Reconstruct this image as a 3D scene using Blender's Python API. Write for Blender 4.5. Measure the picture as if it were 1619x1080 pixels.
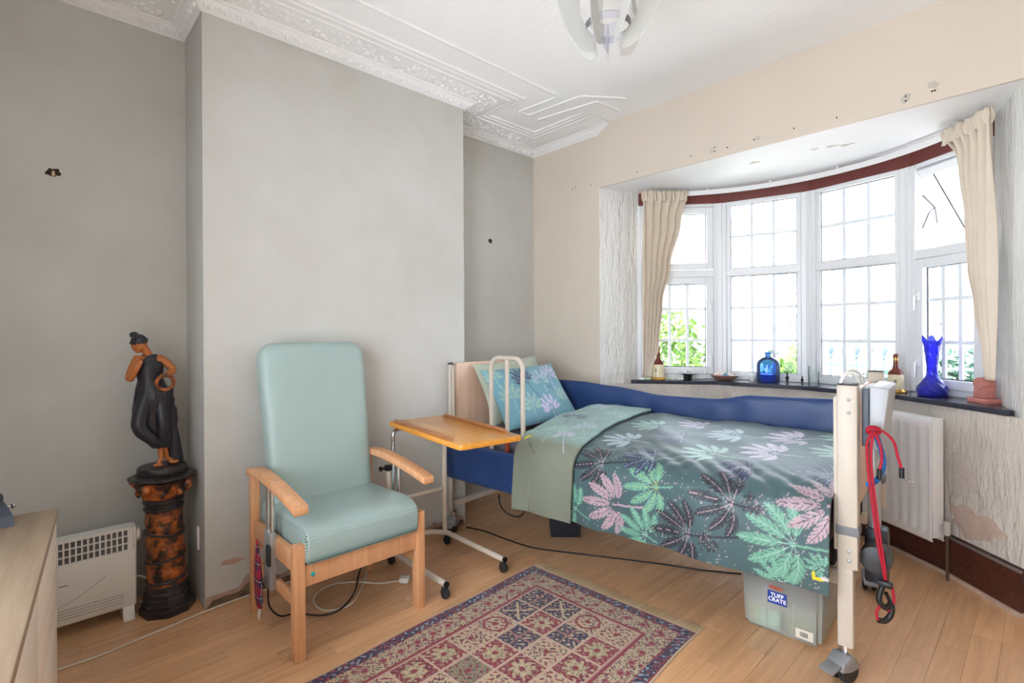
import bpy, bmesh, math, random
import numpy as np
from mathutils import Vector, Matrix, noise
random.seed(7); np.random.seed(7)
for o in list(bpy.data.objects): bpy.data.objects.remove(o)
SC = bpy.context.scene
COL = SC.collection
PI = math.pi
R = math.radians

# ------------------------------------------------------------------ camera, sky, light, exposure
def make_camera():
    yaw, pit, rol = 0.81196, -0.00115, -0.005423
    c, s = math.cos, math.sin
    f = Vector((-s(yaw)*c(pit), c(yaw)*c(pit), s(pit))); r = Vector((c(yaw), s(yaw), 0)); u = r.cross(f)
    r2 = r*c(rol)+u*s(rol); u2 = -r*s(rol)+u*c(rol)
    cd = bpy.data.cameras.new('camera'); co = bpy.data.objects.new('camera', cd); COL.objects.link(co)
    m = Matrix((r2, u2, -f)).transposed().to_4x4(); m.translation = (0, 0, 1.35)
    co.matrix_world = m
    cd.sensor_width = 36; cd.lens = 803.245/1619*36; cd.shift_y = -14.21/1619; cd.clip_start = .02
    SC.camera = co
make_camera()
W = bpy.data.worlds.new('sky'); SC.world = W; W.use_nodes = True
bg = W.node_tree.nodes['Background']; bg.inputs[0].default_value = (.84, .905, 1.0, 1); bg.inputs[1].default_value = 8.5
def sun(strength, rx, rz):
    l = bpy.data.lights.new('sun', 'SUN'); l.energy = strength; l.angle = R(2); l.color = (1, .98, .94)
    o = bpy.data.objects.new('sun', l); COL.objects.link(o); o.rotation_euler = (rx, 0, rz)
sun(34.0, R(45), R(-65))      # high over the house, lights the street outside
def area(name, loc, target, sx, sy, energy, color=(1, 1, 1), portal=False):
    l = bpy.data.lights.new(name, 'AREA'); l.shape = 'RECTANGLE'; l.size = sx; l.size_y = sy; l.energy = energy; l.color = color
    o = bpy.data.objects.new(name, l); COL.objects.link(o); o.location = loc
    d = Vector(target)-Vector(loc); o.rotation_euler = d.to_track_quat('-Z', 'Y').to_euler()
    if portal: l.cycles.is_portal = True
    return o
# added fill lamp set in an invented door opening, out of view behind the camera
area('rear_fill', (-.95, -.44, 1.25), (-.95, 1, 1.25), 1.9, 2.1, 30, (1, .985, .97))
SC.view_settings.view_transform = 'Standard'; SC.view_settings.look = 'None'
SC.view_settings.exposure = 0.02; SC.view_settings.gamma = 1.0; SC.view_settings.use_curve_mapping = False

# ------------------------------------------------------------------ material helpers
def lin(c):
    return tuple(((v/255)/12.92 if v/255 <= .04045 else ((v/255+.055)/1.055)**2.4) for v in c)+(1,)
MATS = {}
class NT:
    def __init__(s, m): s.t = m.node_tree; s.n = s.t.nodes; s.l = s.t.links; s.p = s.n['Principled BSDF']
    def add(s, ty, **kw):
        n = s.n.new(ty)
        for k, v in kw.items():
            if k.startswith('i_'):
                key = k[2:]; key = int(key) if key.isdigit() else key
                n.inputs[key].default_value = v
            else: setattr(n, k, v)
        return n
    def link(s, a, b): s.l.new(a, b)
def mat(name, rgb=(200, 200, 200), rough=.5, metal=0, spec=.5, var=0, vscale=6, bump=0, bscale=60, stretch=(1, 1, 1), coat=0, sheen=0, alpha=None, trans=0, ior=1.45, var2=None, objrand=0, detail=4):
    """principled material with optional noise colour variation and noise bump in object space"""
    if name in MATS: return MATS[name]
    m = bpy.data.materials.new(name); m.use_nodes = True; t = NT(m); p = t.p
    p.inputs['Base Color'].default_value = lin(rgb); p.inputs['Roughness'].default_value = rough
    p.inputs['Metallic'].default_value = metal; p.inputs['Specular IOR Level'].default_value = spec
    p.inputs['Coat Weight'].default_value = coat; p.inputs['Sheen Weight'].default_value = sheen
    p.inputs['Transmission Weight'].default_value = trans; p.inputs['IOR'].default_value = ior
    if alpha is not None: p.inputs['Alpha'].default_value = alpha
    if var or bump or objrand:
        tc = t.add('ShaderNodeTexCoord'); mp = t.add('ShaderNodeMapping'); mp.inputs['Scale'].default_value = stretch
        t.link(tc.outputs['Object'], mp.inputs[0])
        col = None
        if var:
            nz = t.add('ShaderNodeTexNoise', i_Scale=vscale, i_Detail=detail, i_Roughness=.6); t.link(mp.outputs[0], nz.inputs[0])
            rp = t.add('ShaderNodeValToRGB'); a = lin(rgb); b = lin(var2) if var2 else tuple(v*(1-var) for v in a[:3])+(1,)
            rp.color_ramp.elements[0].position = .33; rp.color_ramp.elements[1].position = .67
            rp.color_ramp.elements[0].color = b; rp.color_ramp.elements[1].color = a
            t.link(nz.outputs[0], rp.inputs[0]); col = rp.outputs[0]
        if objrand:
            oi = t.add('ShaderNodeObjectInfo'); mr = t.add('ShaderNodeMapRange'); mr.inputs[3].default_value = 1-objrand; mr.inputs[4].default_value = 1+objrand*.6
            t.link(oi.outputs['Random'], mr.inputs[0]); mx = t.add('ShaderNodeMixRGB', blend_type='MULTIPLY', i_0=1)
            if col is not None: t.link(col, mx.inputs[1])
            else: mx.inputs[1].default_value = lin(rgb)
            t.link(mr.outputs[0], mx.inputs[2]); col = mx.outputs[0]
        if col is not None: t.link(col, p.inputs['Base Color'])
        if bump:
            nb = t.add('ShaderNodeTexNoise', i_Scale=bscale, i_Detail=4, i_Roughness=.6); t.link(mp.outputs[0], nb.inputs[0])
            bp = t.add('ShaderNodeBump', i_Strength=min(1, bump), i_Distance=.01*max(1, bump)); t.link(nb.outputs[0], bp.inputs['Height']); t.link(bp.outputs[0], p.inputs['Normal'])
    MATS[name] = m
    return m
def wood(name, a, b, rough=.4, scale=3.0, axis='Y', objrand=0, coat=0):
    if name in MATS: return MATS[name]
    m = bpy.data.materials.new(name); m.use_nodes = True; t = NT(m); p = t.p
    tc = t.add('ShaderNodeTexCoord'); mp = t.add('ShaderNodeMapping'); oi = t.add('ShaderNodeObjectInfo')
    st = {'X': (1, 14, 14), 'Y': (14, 1, 14), 'Z': (14, 14, 1)}[axis]; mp.inputs['Scale'].default_value = st
    add = t.add('ShaderNodeVectorMath', operation='ADD'); sc = t.add('ShaderNodeVectorMath', operation='SCALE'); sc.inputs[3].default_value = 37.0
    cb = t.add('ShaderNodeCombineXYZ')
    for k in range(3): t.link(oi.outputs['Random'], cb.inputs[k])
    t.link(cb.outputs[0], sc.inputs[0]); t.link(tc.outputs['Object'], add.inputs[0]); t.link(sc.outputs[0], add.inputs[1]); t.link(add.outputs[0], mp.inputs[0])
    nz = t.add('ShaderNodeTexNoise', i_Scale=scale, i_Detail=6, i_Roughness=.62, i_Distortion=.6); t.link(mp.outputs[0], nz.inputs[0])
    rp = t.add('ShaderNodeValToRGB'); rp.color_ramp.elements[0].position = .32; rp.color_ramp.elements[1].position = .66
    rp.color_ramp.elements[0].color = lin(b); rp.color_ramp.elements[1].color = lin(a); t.link(nz.outputs[0], rp.inputs[0]); col = rp.outputs[0]
    if objrand:
        mr = t.add('ShaderNodeMapRange'); mr.inputs[3].default_value = 1-objrand; mr.inputs[4].default_value = 1+objrand*.5
        t.link(oi.outputs['Random'], mr.inputs[0]); mx = t.add('ShaderNodeMixRGB', blend_type='MULTIPLY', i_0=1); t.link(col, mx.inputs[1]); t.link(mr.outputs[0], mx.inputs[2]); col = mx.outputs[0]
    t.link(col, p.inputs['Base Color']); p.inputs['Roughness'].default_value = rough; p.inputs['Coat Weight'].default_value = coat; p.inputs['Coat Roughness'].default_value = .36
    MATS[name] = m; return m
def clear(name, tint, rough=.02, dense=0.0, ior=1.3):
    """thin clear sheet: transparent with a fresnel gloss, optional diffuse haze"""
    if name in MATS: return MATS[name]
    m = bpy.data.materials.new(name); m.use_nodes = True; t = NT(m)
    tr = t.add('ShaderNodeBsdfTransparent'); tr.inputs[0].default_value = tuple(tint)+(1,)
    gl = t.add('ShaderNodeBsdfGlossy'); gl.inputs['Roughness'].default_value = rough
    fr = t.add('ShaderNodeFresnel'); fr.inputs[0].default_value = ior
    mx = t.add('ShaderNodeMixShader'); t.link(fr.outputs[0], mx.inputs[0]); t.link(tr.outputs[0], mx.inputs[1]); t.link(gl.outputs[0], mx.inputs[2])
    out = t.n['Material Output']; sh = mx.outputs[0]
    if dense:
        df = t.add('ShaderNodeBsdfTranslucent'); df.inputs[0].default_value = tuple(tint)+(1,); dd = t.add('ShaderNodeBsdfDiffuse'); dd.inputs[0].default_value = tuple(tint)+(1,)
        m0 = t.add('ShaderNodeMixShader', i_0=.5); t.link(df.outputs[0], m0.inputs[1]); t.link(dd.outputs[0], m0.inputs[2])
        m2 = t.add('ShaderNodeMixShader', i_0=dense); t.link(sh, m2.inputs[1]); t.link(m0.outputs[0], m2.inputs[2]); sh = m2.outputs[0]
    t.link(sh, out.inputs[0]); MATS[name] = m; return m
def attr_mat(name, rough=.6, sheen=0, spec=.4, bump=0, bscale=300, layer='print'):
    """cloth whose printed or woven pattern is stored in a colour attribute"""
    m = bpy.data.materials.new(name); m.use_nodes = True; t = NT(m); p = t.p
    a = t.add('ShaderNodeAttribute', attribute_name=layer); t.link(a.outputs['Color'], p.inputs['Base Color'])
    p.inputs['Roughness'].default_value = rough; p.inputs['Sheen Weight'].default_value = sheen; p.inputs['Specular IOR Level'].default_value = spec
    if bump:
        tc = t.add('ShaderNodeTexCoord'); nb = t.add('ShaderNodeTexNoise', i_Scale=bscale, i_Detail=3); t.link(tc.outputs['Object'], nb.inputs[0])
        bp = t.add('ShaderNodeBump', i_Strength=bump, i_Distance=.004); t.link(nb.outputs[0], bp.inputs['Height']); t.link(bp.outputs[0], p.inputs['Normal'])
    return m

# ------------------------------------------------------------------ mesh helpers
class MB:
    """collects shapes, builds ONE mesh object"""
    def __init__(s): s.b = bmesh.new()
    def verts(s, pts, faces):
        vs = [s.b.verts.new(p) for p in pts]
        for f in faces:
            try: s.b.faces.new([vs[i] for i in f])
            except ValueError: pass
        return vs
    def box(s, lo, hi, bev=0, seg=2, M=None):
        x0, y0, z0 = lo; x1, y1, z1 = hi
        t = bmesh.new()
        vs = [t.verts.new(p) for p in [(x0,y0,z0),(x1,y0,z0),(x1,y1,z0),(x0,y1,z0),(x0,y0,z1),(x1,y0,z1),(x1,y1,z1),(x0,y1,z1)]]
        for f in [(0,3,2,1),(4,5,6,7),(0,1,5,4),(1,2,6,5),(2,3,7,6),(3,0,4,7)]: t.faces.new([vs[i] for i in f])
        if bev: bmesh.ops.bevel(t, geom=t.edges[:], offset=bev, segments=seg, profile=.5, affect='EDGES')
        if M is not None: bmesh.ops.transform(t, matrix=M, verts=t.verts[:])
        s.merge(t); return s
    def merge(s, t):
        me = bpy.data.meshes.new('tmp'); t.to_mesh(me); t.free(); s.b.from_mesh(me); bpy.data.meshes.remove(me)
    def prism(s, poly, z0, z1, M=None, bev=0):
        """poly: xy list, extruded along z"""
        t = bmesh.new(); n = len(poly)
        a = [t.verts.new((x, y, z0)) for x, y in poly]; b = [t.verts.new((x, y, z1)) for x, y in poly]
        t.faces.new(a[::-1]); t.faces.new(b)
        for i in range(n): t.faces.new((a[i], a[(i+1) % n], b[(i+1) % n], b[i]))
        bmesh.ops.recalc_face_normals(t, faces=t.faces[:])
        if bev: bmesh.ops.bevel(t, geom=t.edges[:], offset=bev, segments=2, profile=.5, affect='EDGES')
        if M is not None: bmesh.ops.transform(t, matrix=M, verts=t.verts[:])
        s.merge(t); return s
    def lathe(s, prof, n=24, M=None, cx=0, cy=0, fn=None, caps=True):
        """prof: (r,z) list; fn(r,z,a)->(x,y,z) optional"""
        t = bmesh.new(); rings = []
        for r, z in prof:
            ring = []
            for k in range(n):
                a = 2*PI*k/n
                p = fn(r, z, a) if fn else (cx+r*math.cos(a), cy+r*math.sin(a), z)
                ring.append(t.verts.new(p))
            rings.append(ring)
        for i in range(len(rings)-1):
            for k in range(n): t.faces.new((rings[i][k], rings[i][(k+1) % n], rings[i+1][(k+1) % n], rings[i+1][k]))
        if caps:
            t.faces.new(rings[0][::-1]); t.faces.new(rings[-1])
        if M is not None: bmesh.ops.transform(t, matrix=M, verts=t.verts[:])
        s.merge(t); return s
    def tube(s, pts, r, n=10, closed=False, caps=True):
        """round bar along points; r number or list"""
        pts = [Vector(p) for p in pts]; m = len(pts); rr = r if isinstance(r, (list, tuple)) else [r]*m
        t = bmesh.new(); rings = []; up = None
        for i, p in enumerate(pts):
            if closed: d = pts[(i+1) % m]-pts[i-1]
            else: d = pts[min(i+1, m-1)]-pts[max(i-1, 0)]
            d.normalize()
            if up is None:
                up = d.orthogonal().normalized()
            else:
                up = (up-d*up.dot(d))
                up = up.normalized() if up.length > 1e-6 else d.orthogonal().normalized()
            w = d.cross(up)
            rings.append([t.verts.new(p+(up*math.cos(2*PI*k/n)+w*math.sin(2*PI*k/n))*rr[i]) for k in range(n)])
        for i in range(m-1 if not closed else m):
            A, B = rings[i], rings[(i+1) % m]
            for k in range(n): t.faces.new((A[k], A[(k+1) % n], B[(k+1) % n], B[k]))
        if caps and not closed: t.faces.new(rings[0][::-1]); t.faces.new(rings[-1])
        s.merge(t); return s
    def ball(s, c, r, sx=1, sy=1, sz=1, u=14, v=10, M=None):
        t = bmesh.new(); bmesh.ops.create_uvsphere(t, u_segments=u, v_segments=v, radius=r)
        bmesh.ops.scale(t, vec=(sx, sy, sz), verts=t.verts[:])
        if M is not None: bmesh.ops.transform(t, matrix=M, verts=t.verts[:])
        bmesh.ops.translate(t, vec=c, verts=t.verts[:]); s.merge(t); return s
    def grid(s, nu, nv, fn, closed_u=False):
        t = s.b; vs = [[t.verts.new(fn(i/(nu-1), j/(nv-1))) for j in range(nv)] for i in range(nu)]
        for i in range(nu-1):
            for j in range(nv-1): t.faces.new((vs[i][j], vs[i+1][j], vs[i+1][j+1], vs[i][j+1]))
        return s
    def build(s, name, material, parent=None, smooth=True, angle=40, recalc=True, solid=0, sub=0):
        if recalc: bmesh.ops.recalc_face_normals(s.b, faces=s.b.faces[:])
        me = bpy.data.meshes.new(name); s.b.to_mesh(me); s.b.free()
        me.materials.append(material)
        if smooth:
            me.shade_smooth()
            try: me.set_sharp_from_angle(angle=R(angle))
            except Exception: pass
        o = bpy.data.objects.new(name, me); COL.objects.link(o)
        if parent is not None: o.parent = parent
        if solid:
            md = o.modifiers.new('solid', 'SOLIDIFY'); md.thickness = solid; md.offset = 0
        if sub:
            md = o.modifiers.new('sub', 'SUBSURF'); md.levels = sub; md.render_levels = sub
        return o
def tag(o, label=None, cat=None, group=None, kind=None):
    if label: o['label'] = label
    if cat: o['category'] = cat
    if group: o['group'] = group
    if kind: o['kind'] = kind
    return o
def empty(name, loc=(0, 0, 0), rz=0, label=None, cat=None, group=None, kind=None):
    o = bpy.data.objects.new(name, None); COL.objects.link(o); o.location = loc; o.rotation_euler = (0, 0, rz); o.empty_display_size = .05
    return tag(o, label, cat, group, kind)
def struct(o): o['kind'] = 'structure'; return o
def spline(pts, n=8):
    """Catmull-Rom through points"""
    P = [Vector(p) for p in pts]; out = []
    for i in range(len(P)-1):
        a = P[max(i-1, 0)]; b = P[i]; c = P[i+1]; d = P[min(i+2, len(P)-1)]
        for k in range(n):
            t = k/n
            out.append(.5*((2*b)+(-a+c)*t+(2*a-5*b+4*c-d)*t*t+(-a+3*b-3*c+d)*t**3))
    out.append(P[-1]); return out
def interp(tab, u):
    if u <= tab[0][0]: return tab[0][1]
    for (a, za), (b, zb_) in zip(tab, tab[1:]):
        if u <= b:
            t = (u-a)/(b-a); t = t*t*(3-2*t); return za+(zb_-za)*t
    return tab[-1][1]
def arc(c, r, a0, a1, n, ax1, ax2):
    return [Vector(c)+Vector(ax1)*r*math.cos(a0+(a1-a0)*k/n)+Vector(ax2)*r*math.sin(a0+(a1-a0)*k/n) for k in range(n+1)]
def frame_M(o, x, y, z):
    m = Matrix((Vector(x), Vector(y), Vector(z))).transposed().to_4x4(); m.translation = Vector(o); return m

# ------------------------------------------------------------------ the room
XR, XB, YB0, YB1, YW = -3.211, -2.841, .615, 2.228, 3.324
ZT, ZB, ZS, XE, YK = 2.999, 2.507, .955, .65, -.48
BC = Vector((-1.24, 2.86)); BR = 1.40
def bow(r, deg): return (BC.x+r*math.sin(R(deg)), BC.y+r*math.cos(R(deg)))
paint = mat('grey_wall_paint', (204, 204, 200), .85, var=.07, vscale=1.6, bump=.10, bscale=14, var2=(194, 192, 185))
cream = mat('cream_wall_paint', (221, 209, 194), .85, var=.06, vscale=1.3, bump=.12, bscale=25)
whitep = mat('white_ceiling_paint', (250, 250, 250), .8, bump=.35, bscale=55)
smoothw = mat('white_plaster', (240, 240, 240), .7, bump=.12, bscale=20)
artex = mat('white_artex_plaster', (236, 234, 230), .8, var=.05, vscale=2.5, bump=4.5, bscale=8, stretch=(3.2, 3.2, .9))
artex_low = mat('aged_artex_plaster', (224, 216, 207), .85, var=.09, vscale=1.6, bump=3.2, bscale=8, stretch=(3.2, 3.2, .9))
bare = mat('bare_pink_plaster', (196, 164, 148), .9, var=.2, vscale=12, bump=.5, bscale=50)
rubble = mat('crumbled_plaster', (150, 125, 104), .95, var=.55, vscale=22, bump=1.5, bscale=60)
upvc = mat('white_upvc', (236, 238, 240), .3)
pane_m = clear('window_glass', (.97, .985, .99))
# floor: base and laminate strips
flo = struct(MB().box((XR-.1, YK-.1, -.10), (XE+.1, 4.35, -.009)).build('floor', mat('floor_underlay', (90, 66, 46), .9)))
lam = wood('oak_laminate', (233, 184, 138), (208, 156, 110), .46, 2.2, 'Y', objrand=.10, coat=1.0)
PW, PL = .096, .62
def plank_mesh(w, l):
    b = MB().box((0, 0, -.009), (w-.0007, l-.0007, 0), .0006, 1); bmesh.ops.recalc_face_normals(b.b, faces=b.b.faces[:])
    me = bpy.data.meshes.new('plank'); b.b.to_mesh(me); b.b.free(); me.materials.append(lam); return me
pm = plank_mesh(PW, PL)
cand = []
nrow = int((XE-XR)/PW)
for i in range(nrow):
    off = random.choice((.0, .2, .41))+random.uniform(-.04, .04)
    y = YK-off
    while y < 3.98:
        cx_, cy_ = XR+i*PW+PW/2, y+PL/2
        dep = -.7256*cx_+.688*cy_; rt = .688*cx_+.7256*cy_
        ok = dep > .55 and abs(rt) < dep*1.06 and 803*1.35/max(dep, .1) < 640
        if -2.0 < cx_ < -1.12 and .5 < cy_ < 1.9: ok = False          # under the rug
        if cx_ < -2.841 and .4 < cy_ < 2.4: ok = False                    # inside the chimney breast
        if (cx_+1.24)**2+(cy_-2.86)**2 > 1.32 and cy_ > 3.3: ok = False
        if cy_ > 3.1 and cx_ < -1.5: ok = False                            # behind the bed
        cand.append((not ok, dep, XR+i*PW, y)); y += PL
cand.sort()
rest = MB()
for k, (bad, dep, x, y) in enumerate(cand):
    if not bad and k < 296:
        o = bpy.data.objects.new('plank', pm); COL.objects.link(o); o.location = (x, y, 0); o.parent = flo
    else: rest.box((x, y, -.009), (x+PW-.0007, y+PL-.0007, 0))
o = rest.build('plank_remainder', lam, flo, smooth=False); o['kind'] = 'stuff'
# ceiling
struct(MB().box((XR-.1, YK-.1, ZT), (XE+.1, YW+.1, ZT+.1)).build('ceiling', whitep, smooth=False))
# walls
struct(MB().box((XR-.12, YK-.1, -.1), (XR, YW+.1, ZT)).build('wall_left', paint, smooth=False))
wl = bpy.data.objects['wall_left']
wcb = struct(MB().box((XR+.0005, YB0, -.005), (XB, YB1, ZT)).build('wall_chimney_breast', paint, smooth=False))
ww = MB().box((XR, YW, -.1), (-2.479, YW+.25, ZT)).box((-2.479, YW, ZB), (-.06, YW+.02, ZT)).box((-.06, YW, -.1), (XE, YW+.25, ZT))
ww = struct(ww.build('wall_window', cream, smooth=False))
struct(MB().box((XE, YK-.1, -.1), (XE+.12, YW+.25, ZT)).build('wall_right', cream, smooth=False))
wk = MB().box((XR, YK-.12, -.1), (-1.95, YK, ZT)).box((.05, YK-.12, -.1), (XE, YK, ZT)).box((-1.95, YK-.12, 2.35), (.05, YK, ZT))  # gap left for the added doors that let in fill light
struct(wk.build('wall_back', paint, smooth=False))
# bay: ceiling, reveals, wall under the sill
VA = [-53, -26, 0, 26.3, 48.3]
V = [bow(BR, a) for a in VA]; VO = [bow(BR+.16, a) for a in VA]
struct(MB().prism([(-2.479, YW+.02), (-.06, YW+.02)]+[(V[4][0]+.12, V[4][1]+.02)]+[v for v in VO[3:0:-1]]+[(V[0][0]-.12, V[0][1]+.02)], ZB, ZB+.12).build('ceiling_bay', smoothw, smooth=False))
rv = MB().prism([(-2.479, YW), (V[0][0], V[0][1]), (V[0][0]-.05, V[0][1]+.14), (-2.72, YW+.3), (-2.72, YW+.2505), (-2.479, YW+.2505)][:6], -.1, ZB)
struct(rv.build('wall_reveal_left', artex, smooth=False))
rv = MB().prism([(-.06, YW), (-.06, YW+.2505), (.2, YW+.2505), (.2, YW+.3), (V[4][0]+.06, V[4][1]+.14), (V[4][0], V[4][1])], -.1, ZB)
struct(rv.build('wall_reveal_right', artex, smooth=False))
low = [(-2.475, YW+.004), (-2.29, 3.565), (-1.78, 3.945), (-1.22, 4.02), (-.64, 3.865), (-.36, 3.66), (-.075, 3.372), (-.062, YW+.004)]
lw = MB().prism([p for p in low]+[(VO[4][0]-.01, VO[4][1]-.12), VO[3], VO[2], VO[1], (VO[0][0]+.01, VO[0][1]-.12)], -.1, ZS-.03)
wbay = struct(lw.build('wall_bay', artex_low, smooth=False))
sillm = mat('slate_sill', (66, 68, 80), .22, var=.3, vscale=5)
sf = [(-2.325, 3.535), (-1.79, 3.915), (-1.22, 3.99), (-.63, 3.835), (-.37, 3.635), (-.135, 3.455)]
so = [sf[0]]+sf[1:5]+[sf[5], (-.115, 3.475), (-.2, 3.80)]+[(v[0], v[1]+.02) for v in (V[3], V[2], V[1])]+[(-2.30, 3.72), (-2.36, 3.58)]
sb = MB().prism(so, ZS-.03, ZS, bev=.005)
struct(sb.build('window_sill', sillm, smooth=False))
# skirting under the bay and its floor bead
def strip(mb, pts, off, th, z0, z1):
    """board following a plan polyline; off = distance into the room (towards bay centre)"""
    def shift(d):
        out = []
        for i, p in enumerate(pts):
            a = Vector(pts[max(i-1, 0)]); b = Vector(pts[min(i+1, len(pts)-1)]); t = (b-a).normalized(); n = Vector((t.y, -t.x))
            out.append((p[0]+n.x*d, p[1]+n.y*d))
        return out
    A, B = shift(off), shift(off+th)
    mb.prism(A+B[::-1], z0, z1)
skl = low[1:7]
skm = wood('dark_skirting', (92, 48, 34), (52, 26, 20), .35, 4, 'X')
sk = MB(); strip(sk, skl, .0005, .022, .02, .205); strip(sk, skl, .0005, .012, .205, .225); struct(sk.build('baseboard_bay', skm, smooth=False))
sk = MB(); strip(sk, skl, .0005, .036, .0003, .02); struct(sk.build('trim_1', mat('pale_floor_bead', (205, 180, 160), .5, var=.2, vscale=20), smooth=False))
sk = MB(); strip(sk, skl, .0125, .012, .205, .218); struct(sk.build('trim_2', mat('dusty_edge', (120, 112, 110), .5), smooth=False))

# cornice swept round the left wall, the chimney breast and the start of the window wall
cpath = [(XR, YK), (XR, YB0), (XB, YB0), (XB, YB1), (XR, YB1), (XR, YW), (-2.50, YW)]
def offs(path, d):
    out = []
    for i, p in enumerate(path):
        p = Vector(p); ns = []
        if i > 0: t = (p-Vector(path[i-1])).normalized(); ns.append(Vector((t.y, -t.x)))
        if i < len(path)-1: t = (Vector(path[i+1])-p).normalized(); ns.append(Vector((t.y, -t.x)))
        n = ns[0] if len(ns) == 1 else (ns[0]+ns[1])/(1+ns[0].dot(ns[1]))
        out.append(p+n*d)
    return out
prof = [(0, .072), (.006, .074), (.012, .068), (.03, .060), (.05, .044), (.06, .034), (.07, .034), (.078, .026), (.10, .030), (.16, .024), (.205, .014), (.215, .018), (.228, .018), (.232, .011), (.25, .011), (.255, .015), (.272, .015), (.278, .008), (.29, .008), (.295, .011), (.308, .011), (.312, .0)]
cb_ = MB()
rings = [[(q.x, q.y, ZT-h) for q in offs(cpath, d)] for d, h in prof]
n = len(cpath)
vs = [[cb_.b.verts.new(p) for p in r_] for r_ in rings]
for i in range(len(prof)-1):
    for j in range(n-1): cb_.b.faces.new((vs[i][j], vs[i][j+1], vs[i+1][j+1], vs[i+1][j]))
corn = struct(cb_.build('trim_3', mat('gloss_white_cornice', (243, 243, 243), .45), angle=25))
# end of the cornice where it ramps up into the ceiling beside the bay
e = MB(); A_ = [(-2.50, YW-d, ZT-h) for d, h in prof]; B_ = [(-2.37, YW-d*.95, ZT-h*.1) for d, h in prof]
va = [e.b.verts.new(p) for p in A_]; vb = [e.b.verts.new(p) for p in B_]
for i in range(len(prof)-1): e.b.faces.new((va[i], va[i+1], vb[i+1], vb[i]))
e.build('cornice_end', MATS['gloss_white_cornice'], corn)
# leaf band and fruit band
orn = MB(); orn2 = MB()
def along(path, step):
    for i in range(len(path)-1):
        a, b = Vector(path[i]), Vector(path[i+1]); L = (b-a).length; t = (b-a)/L
        k = max(1, int(L/step))
        for j in range(k): yield a+t*L*(j+.5)/k, t, Vector((t.y, -t.x))
def curl(mb, c, t, n, up, s, flip):
    pts = []
    for k in range(9):
        a = k/8*PI*1.5; r = s*(1-.6*k/8)
        pts.append(c+Vector((t.x, t.y, 0))*(math.cos(a)*r*flip)+up*(math.sin(a)*r))
    mb.tube(pts, [s*.32*(1-.5*k/8) for k in range(9)], 5)
for p_, t_, n_ in along(offs(cpath[:6], .030), .07):
    up = Vector((n_.x*.6, n_.y*.6, .8)).normalized(); c = Vector((p_.x+n_.x*.006, p_.y+n_.y*.006, ZT-.060))
    curl(orn, c-Vector((t_.x, t_.y, 0))*.016, t_, n_, up, .019, 1)
    orn.ball(c+Vector((t_.x, t_.y, 0))*.02, .010, 1, 1, 1.3, 7, 5)
for rowd, rad in ((.105, .011), (.13, .013), (.155, .012), (.18, .010)):
    for p_, t_, n_ in along(offs(cpath[:6], rowd), .034):
        q = p_+t_*random.uniform(-.012, .012)+n_*random.uniform(-.008, .008)
        if math.sin((q.x+q.y)*17+rowd*30) < -.75: continue
        orn2.ball((q.x, q.y, ZT-.026-random.uniform(-.002, .006)+(rowd-.105)*.12), rad*random.uniform(.7, 1.25), random.uniform(.8, 1.5), random.uniform(.8, 1.5), .8, 7, 5)
o = orn.build('leaf_moulding', MATS['gloss_white_cornice'], corn); o['kind'] = 'stuff'
o = orn2.build('fruit_moulding', MATS['gloss_white_cornice'], corn); o['kind'] = 'stuff'
# flat ceiling mouldings
def bead(mb, a, b, w=.022, h=.010):
    a = Vector(a); b = Vector(b); t = (b-a).normalized(); n_ = Vector((t.y, -t.x)); q = [a-n_*w/2, a+n_*w/2, b+n_*w/2, b-n_*w/2]
    mb.prism([(v.x, v.y) for v in q], ZT-h, ZT+.001, bev=.003)
mo = MB(); bead(mo, (-2.35, YK), (-2.35, 2.69)); bead(mo, (-2.71, 2.66), (-2.35, 2.69)); bead(mo, (-2.71, 2.66), (-2.71, 2.76)); bead(mo, (-2.71, 2.76), (-2.24, 2.80)); bead(mo, (-2.72, 2.87), (-2.22, 2.95)); bead(mo, (-2.24, 2.80), (-2.05, 3.06)); bead(mo, (-2.22, 2.95), (-2.2, 3.2), .03)
struct(mo.build('trim_4', MATS['gloss_white_cornice'], smooth=False))

# windows
grey_bar = mat('grey_glazing_bar', (240, 246, 250), .4)
maroon = mat('maroon_header', (122, 62, 56), .5, var=.15, vscale=8)
gasket = mat('black_gasket', (40, 42, 46), .6)
handle_m = mat('white_handle', (245, 245, 245), .25)
def rect_frame(mb, s0, s1, z0, z1, w, y0, y1, bev=.004):
    mb.box((s0, y0, z0), (s0+w, y1, z1), bev, 1); mb.box((s1-w, y0, z0), (s1, y1, z1), bev, 1)
    mb.box((s0+w, y0, z0), (s1-w, y1, z0+w), bev, 1); mb.box((s0+w, y0, z1-w), (s1-w, y1, z1), bev, 1)
def glaze(root, s0, s1, z0, z1, cols, rows, y=.03, par=None):
    par = par or root
    g = MB(); rect_frame(g, s0-.004, s1+.004, z0-.004, z1+.004, .006, y-.006, y-.001, 0); g.build('gasket', gasket, par, smooth=False)
    MB().box((s0-.002, y, z0-.002), (s1+.002, y+.004, z1+.002)).build('pane', pane_m, par, smooth=False)
    for c in cols:
        MB().box((s0+(s1-s0)*c-.011, y-.006, z0), (s0+(s1-s0)*c+.011, y+.008, z1)).build('glazing_bar', grey_bar, par, smooth=False)
    for z in rows:
        MB().box((s0, y-.005, z-.011), (s1, y+.007, z+.011)).build('glazing_bar', grey_bar, par, smooth=False)
def casement_handle(root, s, z):
    h = MB().box((s-.012, -.022, z-.03), (s+.012, 0, z+.03), .004); h.tube([(s, -.02, z+.01), (s, -.04, z+.005), (s, -.042, z-.09)], [.008, .009, .006], 8)
    h.build('handle', handle_m, root)
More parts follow.
